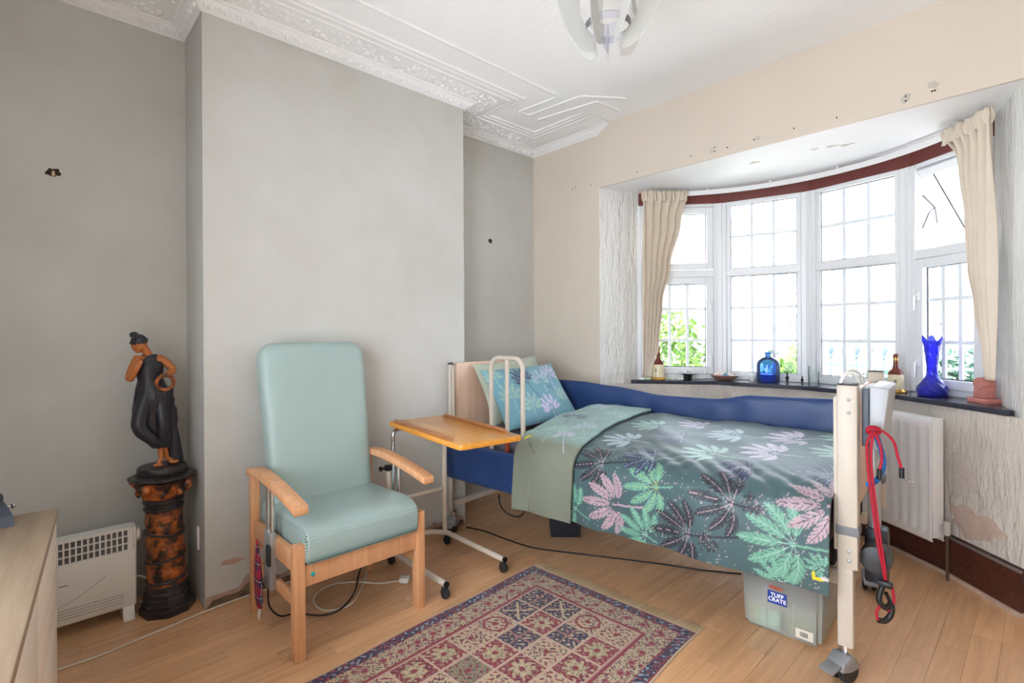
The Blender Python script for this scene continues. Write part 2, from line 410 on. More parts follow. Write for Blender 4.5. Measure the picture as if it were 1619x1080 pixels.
for i in range(4):
    a, b = Vector(V[i]), Vector(V[i+1]); L = (b-a).length; ang = math.atan2(b.y-a.y, b.x-a.x)
    w = empty('window_%d' % (i+1), (a.x, a.y, 0), ang); struct(w)
    f = MB()
    zb_, zt_ = ZS, 2.40
    f.box((0, 0, zb_), (.05, .07, zt_), .004, 1); f.box((L-.05, 0, zb_), (L, .07, zt_), .004, 1)
    f.box((.05, 0, zb_), (L-.05, .07, zb_+.038), .004, 1); f.box((.05, 0, 2.372), (L-.05, .07, zt_), .004, 1); f.box((.05, 0, 1.795), (L-.05, .07, 1.855), .004, 1)
    f.box((-.018, -.008, zb_), (.018, .05, zt_), .004, 1)
    if i in (1, 2):
        f.box((.05, .012, zb_), (.08, .06, zt_), .003, 1); f.box((L-.08, .012, zb_), (L-.05, .06, zt_), .003, 1); f.box((.08, .012, zb_+.038), (L-.08, .06, 1.018), .003, 1)
    f.build('frame', upvc, w)
    MB().box((-.01, .012, 2.40), (L+.01, .04, 2.503)).build('header_board', maroon, w, smooth=False)
    third = (1/3, 2/3)
    if i in (1, 2):
        glaze(w, .081, L-.081, 1.02, 1.79, third, (1.272, 1.535)); glaze(w, .081, L-.081, 1.859, 2.366, third, (2.115,))
    else:
        sl, sr = .055, L-.055
        sash = MB(); rect_frame(sash, sl, sr, .995, 1.793, .055, -.012, .05); so_ = sash.build('casement_sash', upvc, w)
        glaze(w, sl+.057, sr-.057, 1.054, 1.736, third, (1.272, 1.535), .03, so_)
        hs = sr-.027 if i == 0 else sl+.027
        casement_handle(so_, hs, 1.56); casement_handle(so_, hs, 1.14)
        # top light, hinged at its head
        tl = empty('top_light', (0, .0, 2.368)); tl.parent = w
        sash = MB(); rect_frame(sash, sl, sr, -.508, 0, .05, -.01, .05); sash.build('sash', upvc, tl)
        glaze(tl, sl+.052, sr-.052, -.456, -.052, () if i == 0 else (), () , .03)
        if i == 3:
            tl.rotation_euler = (R(33), 0, 0); tl.location = (0, .02, 2.362)
            st = MB(); st.tube([(.075, .03, 2.2), (.09, .10, 2.12), (.085, .12, 2.02)], .006, 6); st.tube([(.075, .03, 1.99), (.08, .07, 2.09), (.09, .10, 2.12)], .006, 6); st.build('stay', mat('steel_stay', (150, 152, 155), .3, metal=.8), w)
# curtain rail
cr = MB()
ins = [bow(1.285, -52+104*k/40) for k in range(41)]; outs = [bow(1.30, -52+104*k/40) for k in range(41)]
cr.prism(ins+outs[::-1], 2.452, 2.488)
tag(cr.build('curtain_rail', mat('white_plastic_rail', (238, 238, 236), .4), smooth=False), 'curved white plastic curtain rail under the bay ceiling', 'curtain rail')
for a_ in (-50, -30, -10, 10, 30, 50):
    q = bow(1.2925, a_); MB().box((q[0]-.008, q[1]-.008, 2.485), (q[0]+.008, q[1]+.008, ZB)).build('bracket', mat('white_bracket', (230, 230, 228), .6), bpy.data.objects['curtain_rail'], smooth=False)
# invented glazed doors behind the camera (never in view), added for fill light
for nm, fr in (('fill_door_1', ((-1.95, YK-.06, 0), (.05, YK-.06, 0))),):
    a, b = Vector(fr[0]), Vector(fr[1]); L = (b-a).length; z0 = a.z; H_ = (2.35 if z0 == 0 else 2.4)-z0
    d = empty(nm, a, math.atan2(b.y-a.y, b.x-a.x)); struct(d)
    m = MB()
    for s_ in (0, L/2-.03, L-.06): m.box((s_, -.03, .0), (s_+.06, .03, H_), .004, 1)
    m.box((.06, -.03, 0), (L-.06, .03, .1), .004, 1); m.box((.06, -.03, H_-.08), (L-.06, .03, H_), .004, 1); m.build('frame', upvc, d)
    for s_ in (.06, L/2+.03): MB().box((s_, -.003, .1), (s_+L/2-.09, .003, H_-.08)).build('pane', pane_m, d, smooth=False)

# ------------------------------------------------------------------ riser armchair
beech = wood('beech_wood', (222, 168, 124), (200, 142, 98), .4, 2.5, 'Z')
vinyl = mat('mint_vinyl', (158, 178, 174), .38, var=.05, vscale=5, bump=.05, bscale=40)
chrome = mat('chrome_tube', (215, 218, 222), .14, metal=1)
greymetal = mat('grey_housing', (168, 170, 172), .35, metal=.5)
blackp = mat('black_plastic', (26, 27, 30), .4)
darkrub = mat('dark_rubber', (40, 44, 48), .55)
def rrect(w, h, r, n=6):
    out = []
    for cx, cy, a0 in ((w/2-r, h/2-r, 0), (-w/2+r, h/2-r, PI/2), (-w/2+r, -h/2+r, PI), (w/2-r, -h/2+r, 3*PI/2)):
        for k in range(n+1): out.append((cx+r*math.cos(a0+PI/2*k/n), cy+r*math.sin(a0+PI/2*k/n)))
    return out
ch = empty('riser_armchair', (-2.11, 1.09, 0), 0, 'high-back mint green vinyl armchair with beech wooden legs and arms', 'armchair')
for sy in (-1, 1):
    m = MB().box((-.05, sy*.292-.0225, 0), (0, sy*.292+.0225, .475), .005); m.build('leg', beech, ch)
    m = MB().box((-.575, sy*.30-.02, 0), (-.535, sy*.30+.02, .668), .005); m.build('leg', beech, ch)
    m = MB().box((-.535, sy*.296-.014, .36), (-.05, sy*.296+.014, .445), .004); m.box((-.535, sy*.296-.012, .215), (-.05, sy*.296+.012, .26), .004); m.build('side_rail', beech, ch)
    # curved armrest
    a = MB(); pts = []
    top = [(-.575, .694), (-.50, .706), (-.38, .710), (-.25, .700), (-.12, .683), (.0, .664), (.05, .654)]
    top = [(p.x, p.z) for p in spline([(x, 0, z) for x, z in top], 4)]
    poly = [(x, z) for x, z in top]+[(x, z-.036) for x, z in top[::-1]]
    a.prism(poly, -.031, .031, M=frame_M((0, sy*.305, 0), (1, 0, 0), (0, 0, 1), (0, -1, 0)), bev=.007); a.build('armrest', beech, ch)
    h = MB().box((-.325, sy*.318-.014, .215), (-.235, sy*.318+.014, .47), .008); hb = h.build('lift_housing', greymetal, ch)
    for xx in (-.30, -.25):
        MB().tube([(xx, sy*.318, .47), (xx, sy*.318, .672)], .0095, 12).build('arm_post', chrome, ch)
    h = MB().box((-.262, sy*.338-.006, .33), (-.222, sy*.338+.006, .42), .005); h.build('release_lever', darkrub, hb)
m = MB().box((-.042, -.27, .295), (-.012, .27, .385), .004); m.build('front_rail', beech, ch)
m = MB().box((-.57, -.28, .30), (-.54, .28, .38), .004); m.build('rear_rail', beech, ch)
MB().lathe([(.010, 0), (.010, .002), (.008, .0035)], 16, M=frame_M((-.0115, -.235, .34), (0, 1, 0), (0, 0, 1), (1, 0, 0))).build('sticker', mat('teal_sticker', (40, 170, 170), .4), ch)
MB().box((-.53, -.265, .365), (-.045, .265, .40), .006).build('seat_base', mat('seat_base_cloth', (70, 72, 70), .8), ch)
# seat: rounded waterfall front
s_ = MB(); side = [(-.56, .40), (-.56, .515), (-.50, .53), (-.30, .535), (-.12, .545), (-.04, .54), (.01, .51), (.018, .46), (.012, .405), (0, .395)]
side = [(p.x, p.z) for p in spline([(x, 0, z) for x, z in side], 4)]
s_.prism(side, -.272, .272, M=frame_M((0, 0, 0), (1, 0, 0), (0, 0, 1), (0, -1, 0)), bev=.018); s_.build('seat', vinyl, ch, angle=60)
# backrest, reclined, barrel shaped
b_ = MB()
def backpt(i, j):      # rings of superellipses up the height, closing at both ends
    tab_w = [(0, .262), (.25, .266), (.45, .270), (.62, .279), (.72, .278), (.835, .278)]
    L = .835; c = 2*PI*j; z = L*i
    rt, rb_ = .075, .03
    top = max(0, (z-(L-rt))/rt); bot = max(0, (rb_-z)/rb_)
    sh = math.sqrt(max(0, 1-top*top)); shb = math.sqrt(max(0, 1-bot*bot))
    hw = interp(tab_w, z)-rt*(1-sh)*1.0-rb_*(1-shb)*.5; hd = (.058+.012*math.sin(PI*z/L))*(.25+.75*min(sh, shb)) if min(sh, shb) > 0 else .0
    ca, sa = math.cos(c), math.sin(c); p = .30
    return (math.copysign(abs(ca)**p, ca)*hw, z, math.copysign(abs(sa)**.62, sa)*hd)
nr = 60
def warp(i): return .5-.5*math.cos(PI*i)
b_.grid(nr, 73, lambda i, j: backpt(warp(i), j))
bmesh.ops.remove_doubles(b_.b, verts=b_.b.verts[:], dist=1e-5); bmesh.ops.holes_fill(b_.b, edges=[e for e in b_.b.edges if e.is_boundary], sides=0)
ex = Vector((0, 1, 0)); ey = Vector((-.175, 0, .985)).normalized(); ez = ex.cross(ey)
bmesh.ops.transform(b_.b, matrix=frame_M((-.478, .012, .475), ex, ey, ez), verts=b_.b.verts[:])
b_.build('backrest', vinyl, ch, angle=50)
# tartan pouch hanging on the chair with a white tag
def tartan():
    m = bpy.data.materials.new('tartan_cloth'); m.use_nodes = True; t = NT(m); tc = t.add('ShaderNodeTexCoord'); sp = t.add('ShaderNodeSeparateXYZ'); t.link(tc.outputs['Object'], sp.inputs[0])
    col = None
    cur = None
    for ax, sc_ in ((2, 14.0), (0, 30.0)):
        mu = t.add('ShaderNodeMath', operation='MULTIPLY', i_1=sc_); t.link(sp.outputs[ax], mu.inputs[0]); fr = t.add('ShaderNodeMath', operation='FRACT'); t.link(mu.outputs[0], fr.inputs[0])
        rp = t.add('ShaderNodeValToRGB'); rp.color_ramp.interpolation = 'CONSTANT'; e = rp.color_ramp.elements
        e[0].color = lin((170, 22, 50)); e[1].position = .45; e[1].color = lin((30, 34, 70)); x = e.new(.8); x.color = lin((215, 200, 205)); x = e.new(.85); x.color = lin((40, 36, 66))
        t.link(fr.outputs[0], rp.inputs[0])
        if cur is None: cur = rp.outputs[0]
        else:
            mx = t.add('ShaderNodeMixRGB', i_0=.5); t.link(cur, mx.inputs[1]); t.link(rp.outputs[0], mx.inputs[2]); cur = mx.outputs[0]
    t.link(cur, t.p.inputs['Base Color']); t.p.inputs['Roughness'].default_value = .85; return m
tp = empty('tartan_pouch', (-2.45, .736, .12), 0, 'red tartan cloth strip with white tag hanging from the armchair side', 'pouch')
k = MB(); k.lathe([(.004, 0), (.018, .012), (.024, .05), (.025, .12), (.02, .19), (.012, .25), (.006, .30)], 12, fn=lambda r, z, a: (r*1.9*math.cos(a)+(.3-z)*.08, r*.5*math.sin(a), z)); k.build('pouch', tartan(), tp)
MB().box((.02, -.003, -.035), (.045, .0, .02), .001, M=Matrix.Rotation(.35, 4, 'Y')).build('tag', mat('white_tag', (235, 235, 232), .6), tp)

# ------------------------------------------------------------------ overbed table
cream_steel = mat('cream_steel', (214, 202, 186), .35)
ot = empty('overbed_table', (-2.66, 1.72, 0), 0, 'overbed table with varnished wooden top on a cream steel wheeled base', 'table')
for sy in (-.2, .2):
    MB().tube([(.0, sy, .075), (.56, sy, .075)], .016, 12).build('runner', cream_steel, ot)
    MB().tube([(.555, sy, .075), (.572, sy, .075)], .0155, 12).build('end_cap', blackp, ot)
    for xx in (.015, .545):
        c = MB().lathe([(.006, -.011), (.026, -.011), (.028, -.005), (.028, .005), (.026, .011), (.006, .011)], 18, M=frame_M((xx+.01, sy, .0285), (1, 0, 0), (0, 0, 1), (0, -1, 0))); c.box((xx-.012, sy-.008, .03), (xx+.012, sy+.008, .062), .004); c.build('castor', darkrub, ot)
MB().tube(spline([(.03, -.2, .075), (-.03, -.12, .085), (-.045, 0, .09), (-.03, .12, .085), (.03, .2, .075)], 5), .015, 10).build('rear_bar', cream_steel, ot)
MB().tube([(0, .2, .075), (0, .2, .70)], .0155, 12).build('column', cream_steel, ot)
MB().tube([(0, -.2, .075), (0, -.2, .56)], .0155, 12).build('column', cream_steel, ot)
MB().tube([(0, -.2, .355), (0, .2, .355)], .012, 10).build('cross_bar', cream_steel, ot)
MB().tube([(0, -.17, .54), (0, -.17, .74)]+arc((0, -.135, .74), .035, PI, PI/2, 5, (0, 1, 0), (0, 0, 1))+[(0, .15, .775)]+arc((0, .165, .74), .035, PI/2, 0, 5, (0, 1, 0), (0, 0, 1))+[(0, .2, .66)], .0115, 12).build('slide_tube', chrome, ot)
for p_ in ((0, .2, .70), (0, -.2, .56)):
    k = MB().box((-.02, p_[1]-.02, p_[2]-.018), (.02, p_[1]+.02, p_[2]+.014), .005); k.tube([(0, p_[1]-.018, p_[2]), (0, p_[1]-.048, p_[2])], .008, 8); k.lathe([(.013, -.006), (.016, 0), (.013, .006)], 10, M=frame_M((0, p_[1]-.05, p_[2]), (1, 0, 0), (0, 0, 1), (0, -1, 0))); k.build('clamp_knob', blackp, ot)
topm = wood('varnished_top', (226, 158, 62), (206, 132, 40), .22, 2.0, 'X', coat=.4)
tr = empty('tabletop', (0, 0, .80)); tr.parent = ot; tr.rotation_euler = (0, 0, R(-6.5))
tt = MB().prism([(x+.41, y-.005) for x, y in rrect(.82, .375, .03)], .0, .026, bev=.005); tt.build('top_board', topm, tr)
for yy in (.16, -.172):
    lp = MB().prism([(x, z) for x, z in ((-.02, 0), (.0, .018), (.62, .018), (.66, 0))], -.007, .007, M=frame_M((.06, yy, .026), (1, 0, 0), (0, 0, 1), (0, -1, 0)), bev=.003); lp.build('edge_lip', wood('brown_lip', (176, 120, 78), (146, 92, 56), .35, 3, 'X'), tr)
MB().box((.03, -.03, -.022), (.40, .03, 0), .003).build('support_rail', mat('dull_steel', (120, 128, 128), .4, metal=.6), tr)

# ------------------------------------------------------------------ hospital bed
BO = Vector((-2.756, 2.085, 0)); BA = R(5.3)
bed = empty('hospital_bed', BO, BA, 'adjustable hospital bed with beige headboard, cream steel posts and grey castors', 'bed')
postm = mat('cream_post', (198, 188, 174), .38, var=.06, vscale=9)
lamin = wood('beige_laminate', (228, 196, 172), (214, 178, 152), .4, 1.6, 'Z')
capm = mat('dark_cap', (52, 54, 60), .5)
# headboard
hb = MB().prism([(x+.45, y+.89) for x, y in rrect(.84, .50, .045)], -.010, .010, M=frame_M((-.045, 0, 0), (0, 1, 0), (0, 0, 1), (1, 0, 0)), bev=.004); hb.build('headboard', lamin, bed)
for vv in (.0, .9):
    hp = MB().tube([(-.053, vv, .12), (-.053, vv, 1.13)], .016, 12); hp.tube([(-.022, vv, .62), (-.022, vv, 1.12)], .010, 10); hpo = hp.build('head_post', postm, bed)
    MB().lathe([(.018, 1.13), (.018, 1.138), (.014, 1.142)], 14, cx=-.053, cy=vv).build('cap', capm, hpo)
def castor(par, u, v, s=1.0, ang=0, hub=.105):
    c = empty('castor', (u, v, 0), ang); c.parent = par
    for k in (-1, 1):
        MB().lathe([(.01, -.011), (.045, -.011), (.05, -.006), (.05, .006), (.045, .011), (.01, .011)], 24, M=frame_M((.02, k*.02, .05), (1, 0, 0), (0, 0, 1), (0, -1, 0))).build('wheel', darkrub, c)
    f_ = MB().prism([(-.03, .05), (.0, .10), (.03, .108), (.065, .085), (.072, .055), (.02, .045)], -.034, .034, M=frame_M((0, 0, 0), (1, 0, 0), (0, 0, 1), (0, -1, 0)), bev=.006); f_.build('fork', mat('grey_castor', (146, 148, 152), .35, metal=.3), c)
    MB().box((.05, -.028, .085), (.105, .028, .096), .003, M=Matrix.Rotation(.25, 4, 'Y')).build('brake_pedal', MATS['grey_castor'], c)
    MB().tube([(0, 0, .10), (0, 0, .135)], .024, 14).build('collar', chrome, c)
castor(bed, -.03, 0, ang=R(-60)); castor(bed, 2.225, 0, ang=R(-115)); castor(bed, 2.20, .9, ang=R(-80)); castor(bed, -.03, .9, ang=R(60))
# foot end
for vv, z1 in ((0, 1.14), (.9, 1.135)):
    MB().box((2.198, vv-.026, .13), (2.252, vv+.026, .50), .008).build('foot_tube', postm, bed)
    fp = MB().box((2.200, vv-.034, .435), (2.268, vv+.034, z1), .008); fp.box((2.188, vv-.026, .50), (2.202, vv+.022, 1.09), .004); fpo = fp.build('foot_post', postm, bed)
    MB().box((2.202, vv-.032, z1), (2.266, vv+.032, z1+.005), .002).build('cap', capm, fpo)
    for zz_ in (1.035, 1.085, .47, .505):
        MB().lathe([(.007, 0), (.007, .002), (.004, .004)], 12, M=frame_M((2.24, vv-.034, zz_), (1, 0, 0), (0, 0, 1), (0, -1, 0))).build('bolt', greymetal, fpo)
    MB().box((2.196, vv-.037, .565), (2.272, vv+.037, .60), .004).build('band_clip', mat('grey_strap', (120, 122, 126), .6), fpo)
MB().prism([(x+.45, y+.83) for x, y in rrect(.82, .52, .04)], -.009, .009, M=frame_M((2.215, 0, 0), (0, 1, 0), (0, 0, 1), (1, 0, 0)), bev=.004).build('footboard', lamin, bed)
for q in ((2.235, .03, .05), (2.235, .09, .06)):
    MB().tube(arc((q[0], q[1], 1.13), q[2], 0, PI, 12, (.5, .87, 0), (0, 0, 1)), .006, 8).build('lifting_loop', mat('white_wire', (235, 235, 232), .3), bed)
cb2 = MB().box((2.272, .04, .90), (2.296, .30, 1.125), .006); cb2.build('control_mount', mat('slate_plastic', (98, 108, 122), .45), bed)
MB().prism([(2.297, .89), (2.335, .89), (2.362, 1.13), (2.297, 1.135)], .03, .33, M=frame_M((0, 0, 0), (1, 0, 0), (0, 0, 1), (0, -1, 0)) @ Matrix.Translation((0, 0, -.36)), bev=.012).build('control_box', mat('light_grey_plastic', (178, 182, 188), .4), bed)
MB().tube([(2.30, .16, .34), (2.30, .16, .90)], .022, 12).build('lift_column', greymetal, bed)
MB().box((2.268, .13, .34), (2.345, .21, .56), .012).build('gear_housing', mat('dark_navy_plastic', (36, 40, 52), .4), bed)
MB().lathe([(.02, -.05), (.05, -.045), (.053, 0), (.05, .045), (.02, .05)], 20, M=frame_M((2.315, .066, .475), (1, 0, 0), (0, 0, 1), (0, -1, 0))).build('motor', mat('charcoal_plastic', (48, 50, 54), .4), bed)
# frame, base, mattress
fr_ = MB()
for vv in (.04, .86): fr_.box((-.03, vv-.018, .345), (2.20, vv+.018, .40), .004)
for uu in (.02, .75, 1.5, 2.15): fr_.box((uu-.02, .058, .35), (uu+.02, .842, .39), .004)
o = fr_.build('bed_frame', postm, bed)
MB().box((-.05, .02, .165), (-.02, .88, .20), .004).build('head_cross_bar', postm, bed)
MB().box((-.02, .05, .402), (2.18, .85, .47), .01).build('mattress_base', mat('dark_bed_base', (60, 58, 66), .8), bed)
tag(MB().box((-.01, .03, .472), (2.17, .87, .672), .05, 4).build('mattress', mat('grey_sheet', (112, 110, 128), .8, var=.12, vscale=7, bump=.4, bscale=10)), 'mattress in a grey fitted sheet under the patterned duvet', 'mattress')
mt = bpy.data.objects['mattress']; mt.location = BO; mt.rotation_euler = (0, 0, BA)
def bedthing(o): o.location = BO; o.rotation_euler = (0, 0, BA); return o
# navy padded rail covers
navy = mat('navy_vinyl', (40, 66, 116), .42, var=.1, vscale=3, bump=.12, bscale=8)
def bumper(name, u0, u1, v0, th, ztop, zbot, label, group, wr=.004):
    m = MB(); nu, ns = 90, 20
    def fn(i, j):
        u = u0+(u1-u0)*i; a = 2*PI*j; zt, zb_ = ztop(u), zbot(u); c = (zt+zb_)/2; h = (zt-zb_)/2
        e = 1-.0 if .01 < i < .99 else .55
        ca, sa = math.cos(a), math.sin(a); p = .55
        x = math.copysign(abs(ca)**p, ca)*th*e; z = math.copysign(abs(sa)**p, sa)*h*(1 if e == 1 else .9)
        w = wr*math.sin((u*9+z*14)*3.1)*math.sin(u*5.3)+wr*noise.noise((u*9, z*14, v0))
        return (u, v0+x+w*(1 if abs(ca) > .2 else .3), c+z)
    m.grid(nu, ns, fn)
    b = m.b; bmesh.ops.remove_doubles(b, verts=b.verts[:], dist=1e-5); bmesh.ops.holes_fill(b, edges=[e for e in b.edges if e.is_boundary], sides=0)
    return bedthing(tag(m.build(name, navy, angle=60), label, 'bed bumper', group))
prof_t = [(.10, .975), (.40, .972), (.64, .955), (1.07, .917), (1.40, .922), (1.63, .962), (2.2, .975)]
bumper('rail_bumper', .08, 2.18, .925, .028, lambda u: interp(prof_t, u), lambda u: interp(prof_t, u)-.25, 'long navy padded rail cover standing along the window side of the bed', 'navy padded rail covers')
nb = bumper('rail_bumper', -.02, 1.9, -.062, .022, lambda u: .628-.01*max(0, u-.5), lambda u: .385, 'navy padded rail cover hanging low beside the overbed table', 'navy padded rail covers', .003)
# grab rail
gr = empty('grab_rail', BO, BA, 'cream steel bed grab rail with three uprights and arched top', 'grab rail')
gp = [(.352, -.02, .41), (.352, -.02, 1.12)]+arc((.417, -.02, 1.125), .065, PI, PI/2, 7, (1, 0, 0), (0, 0, 1))+arc((.545, -.02, 1.125), .065, PI/2, 0, 7, (1, 0, 0), (0, 0, 1))+[(.61, -.02, .41)]
MB().tube(gp, .0145, 14).build('hoop', postm, gr)
MB().tube([(.485, -.02, .70), (.485, -.02, 1.198)], .0135, 12).build('middle_bar', postm, gr)
MB().tube([(.485, -.02, .41), (.485, -.02, .70)], .0145, 12).build('lower_sleeve', mat('rust_red_sleeve', (160, 62, 40), .5), gr)

# ------------------------------------------------------------------ printed bedding
def mixc(a, b, t): return a*(1-t)[:, None]+np.array(b)[None, :]*t[:, None]
def L3(c): return np.array(lin(c)[:3])
def palm(C, U, S, cu, cs, ang, Lf, col, rib, nf=7, stem=.12, spread=2.95, filled=False):
    dx = U-cu; dy = S-cs
    sel = np.where((np.abs(dx) < Lf*1.9) & (np.abs(dy) < Lf*1.9))[0]
    if not len(sel): return
    x = dx[sel]; y = dy[sel]; c, s = math.cos(ang), math.sin(ang); X = x*c+y*s; Y = -x*s+y*c      # X = along the fan axis
    m = np.zeros(len(sel)); mr = np.zeros(len(sel))
    for k in range(nf):
        t = (k/(nf-1)-.5); fa = t*spread; ln = Lf*(1-.40*abs(t)*1.2)
        ca, sa = math.cos(fa), math.sin(fa); a = X*ca+Y*sa; b = -X*sa+Y*ca
        b = b-np.sign(t)*(abs(t)*2)*.10*Lf*np.sin(np.pi*np.clip(a/ln, 0, 1))              # fronds arch outwards
        q = np.clip((a/ln-.20)/.80, 0, 1); w = Lf*.118*np.sin(np.pi*q)**.5
        ab = np.abs(b); pit = Lf*.115; ph = (a-ab*1.35)/pit; fr = ph-np.floor(ph)
        taper = .96-.26*np.clip(ab/np.maximum(w, 1e-5), 0, 1)
        leaf = (a > .2*ln) & (a < ln) & (ab < w) & (np.abs(fr-.45) < taper*.5)
        m[leaf] = 1
        r_ = (a > -.01) & (a < ln*.95) & (ab < Lf*.007)
        mr[r_] = 1
    st = (X < .02) & (X > -stem) & (np.abs(Y+.08*X*X/Lf) < Lf*.022); m[st] = 1; mr[st] = 0
    cc = C[sel]; cc = np.where(m[:, None] > 0, np.array(col)[None, :], cc); cc = np.where(mr[:, None] > 0, np.array(rib)[None, :], cc); C[sel] = cc
def dots(C, U, S, n, col, box, rad=.0026):
    u0, u1, s0, s1 = box
    for _ in range(n):
        cu, cs = random.uniform(u0, u1), random.uniform(s0, s1)
        C[((U-cu)**2+(S-cs)**2) < rad**2] = col
def set_print(me, C):
    a = me.color_attributes.new('print', 'FLOAT_COLOR', 'POINT'); a.data.foreach_set('color', np.concatenate([C, np.ones((len(C), 1))], 1).astype(np.float32).ravel())
BLK, MAU, GRN, GR2, PAL, NVY = L3((40, 40, 50)), L3((176, 150, 160)), L3((106, 160, 138)), L3((150, 188, 176)), L3((168, 188, 200)), L3((52, 58, 92))
duv = attr_mat('palm_print_cotton', .45, .15, .40, .10, 500)
# cross-section of the cover from near hem to window side: (v, z)
xs = spline([(-.118, .355, 0), (-.124, .45, 0), (-.118, .57, 0), (-.10, .66, 0), (-.04, .708, 0), (.06, .728, 0), (.25, .752, 0), (.5, .772, 0), (.72, .792, 0), (.85, .79, 0)], 12)
cum = [0]
for a, b in zip(xs, xs[1:]): cum.append(cum[-1]+(b-a).length)
def xsec(s):
    s = min(max(s, 0), cum[-1]-1e-6)
    lo = 0
    import bisect
    k = max(0, min(len(xs)-2, bisect.bisect_right(cum, s)-1)); t = (s-cum[k])/(cum[k+1]-cum[k]); p = xs[k].lerp(xs[k+1], t); d = (xs[k+1]-xs[k]).normalized()
    return p.x, p.y, -d.y, d.x
SL = cum[-1]
def drape(u, s, amp=1.0, lift=0.0):
    v, z, nx, nz = xsec(s)
    top = min(1, max(0, (s-.30)/.12))
    hang = 1-top
    w = 0
    w += hang*(.010*math.sin(u*11+1)+.006*math.sin(u*23+s*5)+.006*noise.noise((u*6, s*2, 3)))*(1-.75*s/.35 if s < .35 else .25)
    w += top*(.012*noise.noise((u*4, s*4, 1))+.007*noise.noise((u*9+s*6, s*7-u*4, 5)))
    # creases fanning out from the foot corner and along the edge of the bed
    edge = math.exp(-((s-.42)/.13)**2); w += edge*(.006*math.sin((u*1.0+s*1.1)*52)*(.4+.6*max(0, min(1, (u-1.3)/.8)))+.005*noise.noise((u*16-s*14, s*8, 9)))
    w = w*amp+lift
    return v+nx*w, z+nz*w
def cover(name, u0, u1, s0, s1, nu, ns, material, color_fn, edge_fn=None, lift=0, amp=1, parent=None, solid=.012):
    Ug = np.linspace(u0, u1, nu); Sg = np.linspace(s0, s1, ns); pts = []; UU = np.empty(nu*ns); SS = np.empty(nu*ns)
    k = 0
    for i in range(nu):
        for j in range(ns):
            u, s = Ug[i], Sg[j]; uu = edge_fn(u, s) if edge_fn else u
            v, z = drape(uu, s, amp, lift); pts.append((uu, v, z)); UU[k] = u; SS[k] = s; k += 1
    fc = [(i*ns+j, i*ns+j+1, (i+1)*ns+j+1, (i+1)*ns+j) for i in range(nu-1) for j in range(ns-1)]
    me = bpy.data.meshes.new(name); me.from_pydata(pts, [], fc); me.update(); set_print(me, color_fn(UU, SS)); me.materials.append(material); me.shade_smooth()
    o = bpy.data.objects.new(name, me); COL.objects.link(o)
    if parent is not None: o.parent = parent
    if solid: md = o.modifiers.new('solid', 'SOLIDIFY'); md.thickness = solid; md.offset = -1
    return o
def duvet_print(U, S):
    C = np.tile(L3((66, 91, 95)), (len(U), 1)); nzv = np.sin(U*7+S*3)*.5+np.sin(U*3-S*9)*.5; C *= (1+.05*nzv)[:, None]
    A = PI
    for box, n_ in (((.9, 1.35, .02, .4), 150), ((1.45, 1.85, .0, .35), 170), ((1.9, 2.18, .0, .35), 170), ((1.0, 2.1, .4, 1.2), 100)):
        dots(C, U, S, n_, L3((178, 160, 160)), box)
    for cu, cs, an, L, col, rib, stm in (
        (1.20, .325, A+.2, .17, BLK, MAU, .16), (1.30, .15, A+.05, .19, MAU, L3((66, 60, 70)), .14), (1.06, .08, A-.4, .16, GRN, GR2, .1), (1.50, .27, A+.15, .17, GRN, L3((150, 176, 96)), .08),
        (1.45, .04, A-.5, .15, GRN, GR2, .06), (1.84, .27, A-.05, .19, BLK, MAU, .10), (1.66, .10, A+.1, .19, BLK, MAU, .26), (2.07, .16, A+.05, .21, GRN, GR2, .14), (2.20, .33, A+.1, .20, MAU, L3((70, 64, 74)), .05),
        (2.02, .0, A-.8, .11, GRN, GR2, .05), (2.17, .10, A-.3, .07, GRN, GR2, .05), (1.93, .29, A+.7, .06, BLK, MAU, .03), (1.75, .10, A+1.0, .06, BLK, MAU, .03),
        (1.42, .43, A+.3, .16, NVY, PAL, .12), (1.20, .62, A, .17, PAL, GR2, .12), (1.42, .78, A+.3, .17, NVY, PAL, .12), (1.66, .60, A-.2, .17, GR2, PAL, .14), (1.66, .94, A+.2, .17, PAL, GR2, .14),
        (1.90, .74, A-.1, .17, L3((190, 180, 200)), PAL, .12), (1.94, 1.04, A+.3, .17, L3((196, 184, 204)), PAL, .1), (2.15, .56, A+.1, .17, NVY, PAL, .12), (2.17, .86, A-.2, .16, GR2, PAL, .1), (1.85, .47, A+.2, .14, NVY, MAU, .12), (1.20, .95, A+.1, .16, GR2, PAL, .1), (1.42, 1.10, A+.1, .15, L3((196, 184, 204)), PAL, .1), (2.16, 1.12, A, .15, GR2, PAL, .1)):
        palm(C, U, S, cu, cs, an, L, col, rib, stem=stm)
    # small yellow bird by the hem at the foot
    d = ((U-2.155)/.022)**2+((S-.055-.15*(U-2.155))/.007)**2; C[d < 1] = L3((222, 198, 40)); d = ((U-2.18)/.016)**2+((S-.065)/.008)**2; C[d < 1] = L3((200, 196, 200)); d = ((U-2.14)/.005)**2+((S-.068)/.014)**2; C[d < 1] = L3((222, 198, 40))
    return C
dv = cover('duvet', .69, 2.19, 0, SL, 420, 300, duv, duvet_print)
bedthing(tag(dv, 'dark green duvet printed with palm leaves, spread over the bed', 'duvet'))
